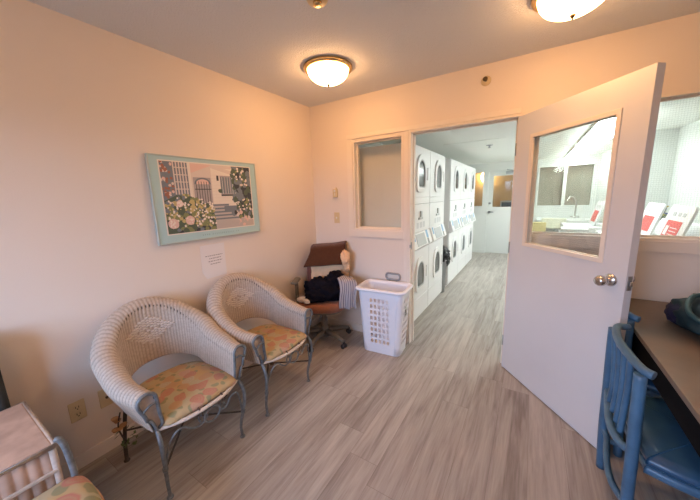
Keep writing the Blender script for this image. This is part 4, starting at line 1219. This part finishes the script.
def blue_chair(label):
    """faces +x, origin on the floor under the seat centre"""
    t = thing('rattan_chair', label, 'chair', (0, 0, 0), 0, 'blue rattan chairs tucked under the desk')
    hy = .232
    for s in (-1, 1):
        bm = BM(); pts = catmull([(-.252, s*hy, .0), (-.266, s*(hy-.004), .25), (-.272, s*(hy-.008), .47), (-.278, s*(hy-.012), .65), (-.282, s*(hy-.016), .805)], 7)
        tube(bm, pts, .0205, 12); obj('rear_post', bm, M['rattan'], t)
        bm = BM(); tube(bm, catmull([(.20, s*.20, .44), (.215, s*.205, .22), (.23, s*.21, .0)], 6), .018, 12); obj('front_leg', bm, M['rattan'], t)
    bm = BM(); pts = catmull([(-.250, -.228, .814), (-.274, -.205, .818), (-.289, -.13, .822), (-.300, 0, .824), (-.289, .13, .822), (-.266, .215, .818), (-.222, .245, .812)], 7)
    tube(bm, pts, .0165, 12); obj('top_rail', bm, M['rattan'], t)
    for k, y in enumerate((-.135, -.05, .04, .13)):
        bm = BM(); tube(bm, catmull([(-.293, y, .815), (-.284, y*.85, .68), (-.282, y*.75, .56), (-.286, y*.8, .47)], 7), .0115, 10); obj('spindle', bm, M['rattan'], t)
    hoop = lambda z, b: catmull([(-.272, -hy+.012, z+.02), (-.292-b, -.185, z+.008), (-.306-b, -.11, z), (-.304-b, -.02, z-.004), (-.290-b, .09, z), (-.276-b, .18, z+.006), (-.266, hy-.012, z+.012)], 7)
    bm = BM(); tube(bm, hoop(.462, 0), .0155, 12); obj('lower_back_hoop', bm, M['rattan'], t)
    bm = BM(); tube(bm, hoop(.222, -.018), .0135, 12); obj('stretcher_hoop', bm, M['rattan'], t)
    for s in (-1, 1):
        bm = BM(); tube(bm, [(-.262, s*hy, .17), (0, s*.225, .17), (.217, s*.207, .17)], .013, 10); obj('side_stretcher', bm, M['rattan'], t)
    # round-fronted seat
    outl = [(x, y) for x, y in [(-.23, -.20), (-.225, -.225), (-.10, -.262), (.05, -.268), (.18, -.24), (.25, -.16), (.272, 0), (.25, .16), (.18, .24), (.05, .268), (-.10, .262), (-.225, .225), (-.23, .20), (-.245, 0)]]
    oc = catmull([(x, y, 0) for x, y in outl], 4, True)
    def fo(f_): return [(p.x*f_, p.y*f_) for p in oc]
    obj('seat_frame', pad(fo, [(.96, .40), (1, .41), (1.0, .432), (.97, .438), (0, .4385)]), M['rattan'], t, smooth=True)
    obj('seat_cushion', pad(fo, [(.955, .439), (.985, .448), (.985, .462), (.955, .472), (.8, .480), (.45, .483), (0, .483)]), M['vinyl'], t, smooth=True)
    return t
b1 = blue_chair('blue rattan chair with vinyl seat in the right foreground, back to the open door')
b1.location = (2.768, -1.012, 0)
b2 = dup(b1, (2.862, -.408, 0), None, 'blue rattan chair farther under the desk, mostly hidden behind the door edge')

# ------------------------------------------------------------------ camera
R = ((0.8489403, 0.52761116, -0.03044398), (0.06922357, -0.16812237, -0.98333258), (-0.52393556, 0.83268321, -0.17924898))
cam = bpy.data.cameras.new('camera'); co = link(bpy.data.objects.new('camera', cam))
cam.sensor_fit = 'HORIZONTAL'; cam.sensor_width = 36; cam.lens = 288.7995/700*36
cam.clip_start = .02; cam.clip_end = 60
r0, r1, r2 = Vector(R[0]), -Vector(R[1]), -Vector(R[2])
mw = Matrix((r0, r1, r2)).transposed().to_4x4(); mw.translation = (2.1, -2.6108, 1.4827)
co.matrix_world = mw
scn.camera = co

# ------------------------------------------------------------------ light
w = bpy.data.worlds.new('World'); scn.world = w; w.use_nodes = True
nt = w.node_tree; bg = nt.nodes['Background']; bg.inputs[1].default_value = 17.0
tc = nt.nodes.new('ShaderNodeTexCoord'); sp = nt.nodes.new('ShaderNodeSeparateXYZ'); nt.links.new(tc.outputs['Generated'], sp.inputs[0])
rp = nt.nodes.new('ShaderNodeValToRGB'); e = rp.color_ramp.elements      # blue sky above a dim ground
e[0].position = .0; e[0].color = (.045, .045, .04, 1); e[1].position = .06; e[1].color = (.44, .64, 1.0, 1)
nt.links.new(sp.outputs[2], rp.inputs['Fac']); nt.links.new(rp.outputs['Color'], bg.inputs[0])
pl = bpy.data.lights.new('window_portal', 'AREA'); pl.shape = 'RECTANGLE'; pl.size = wx1-wx0; pl.size_y = wz1-wz0
pl.cycles.is_portal = True
po = link(bpy.data.objects.new('window_portal', pl)); po.location = ((wx0+wx1)/2, YR-.06, (wz0+wz1)/2); po.rotation_euler = (PI/2, 0, 0)
scn.cycles.use_denoising = True
scn.cycles.max_bounces = 10; scn.cycles.diffuse_bounces = 6; scn.cycles.transparent_max_bounces = 16
scn.cycles.sample_clamp_indirect = 8
scn.view_settings.view_transform = 'Standard'; scn.view_settings.look = 'None'
scn.view_settings.exposure = 0; scn.view_settings.gamma = 1; scn.view_settings.use_curve_mapping = False
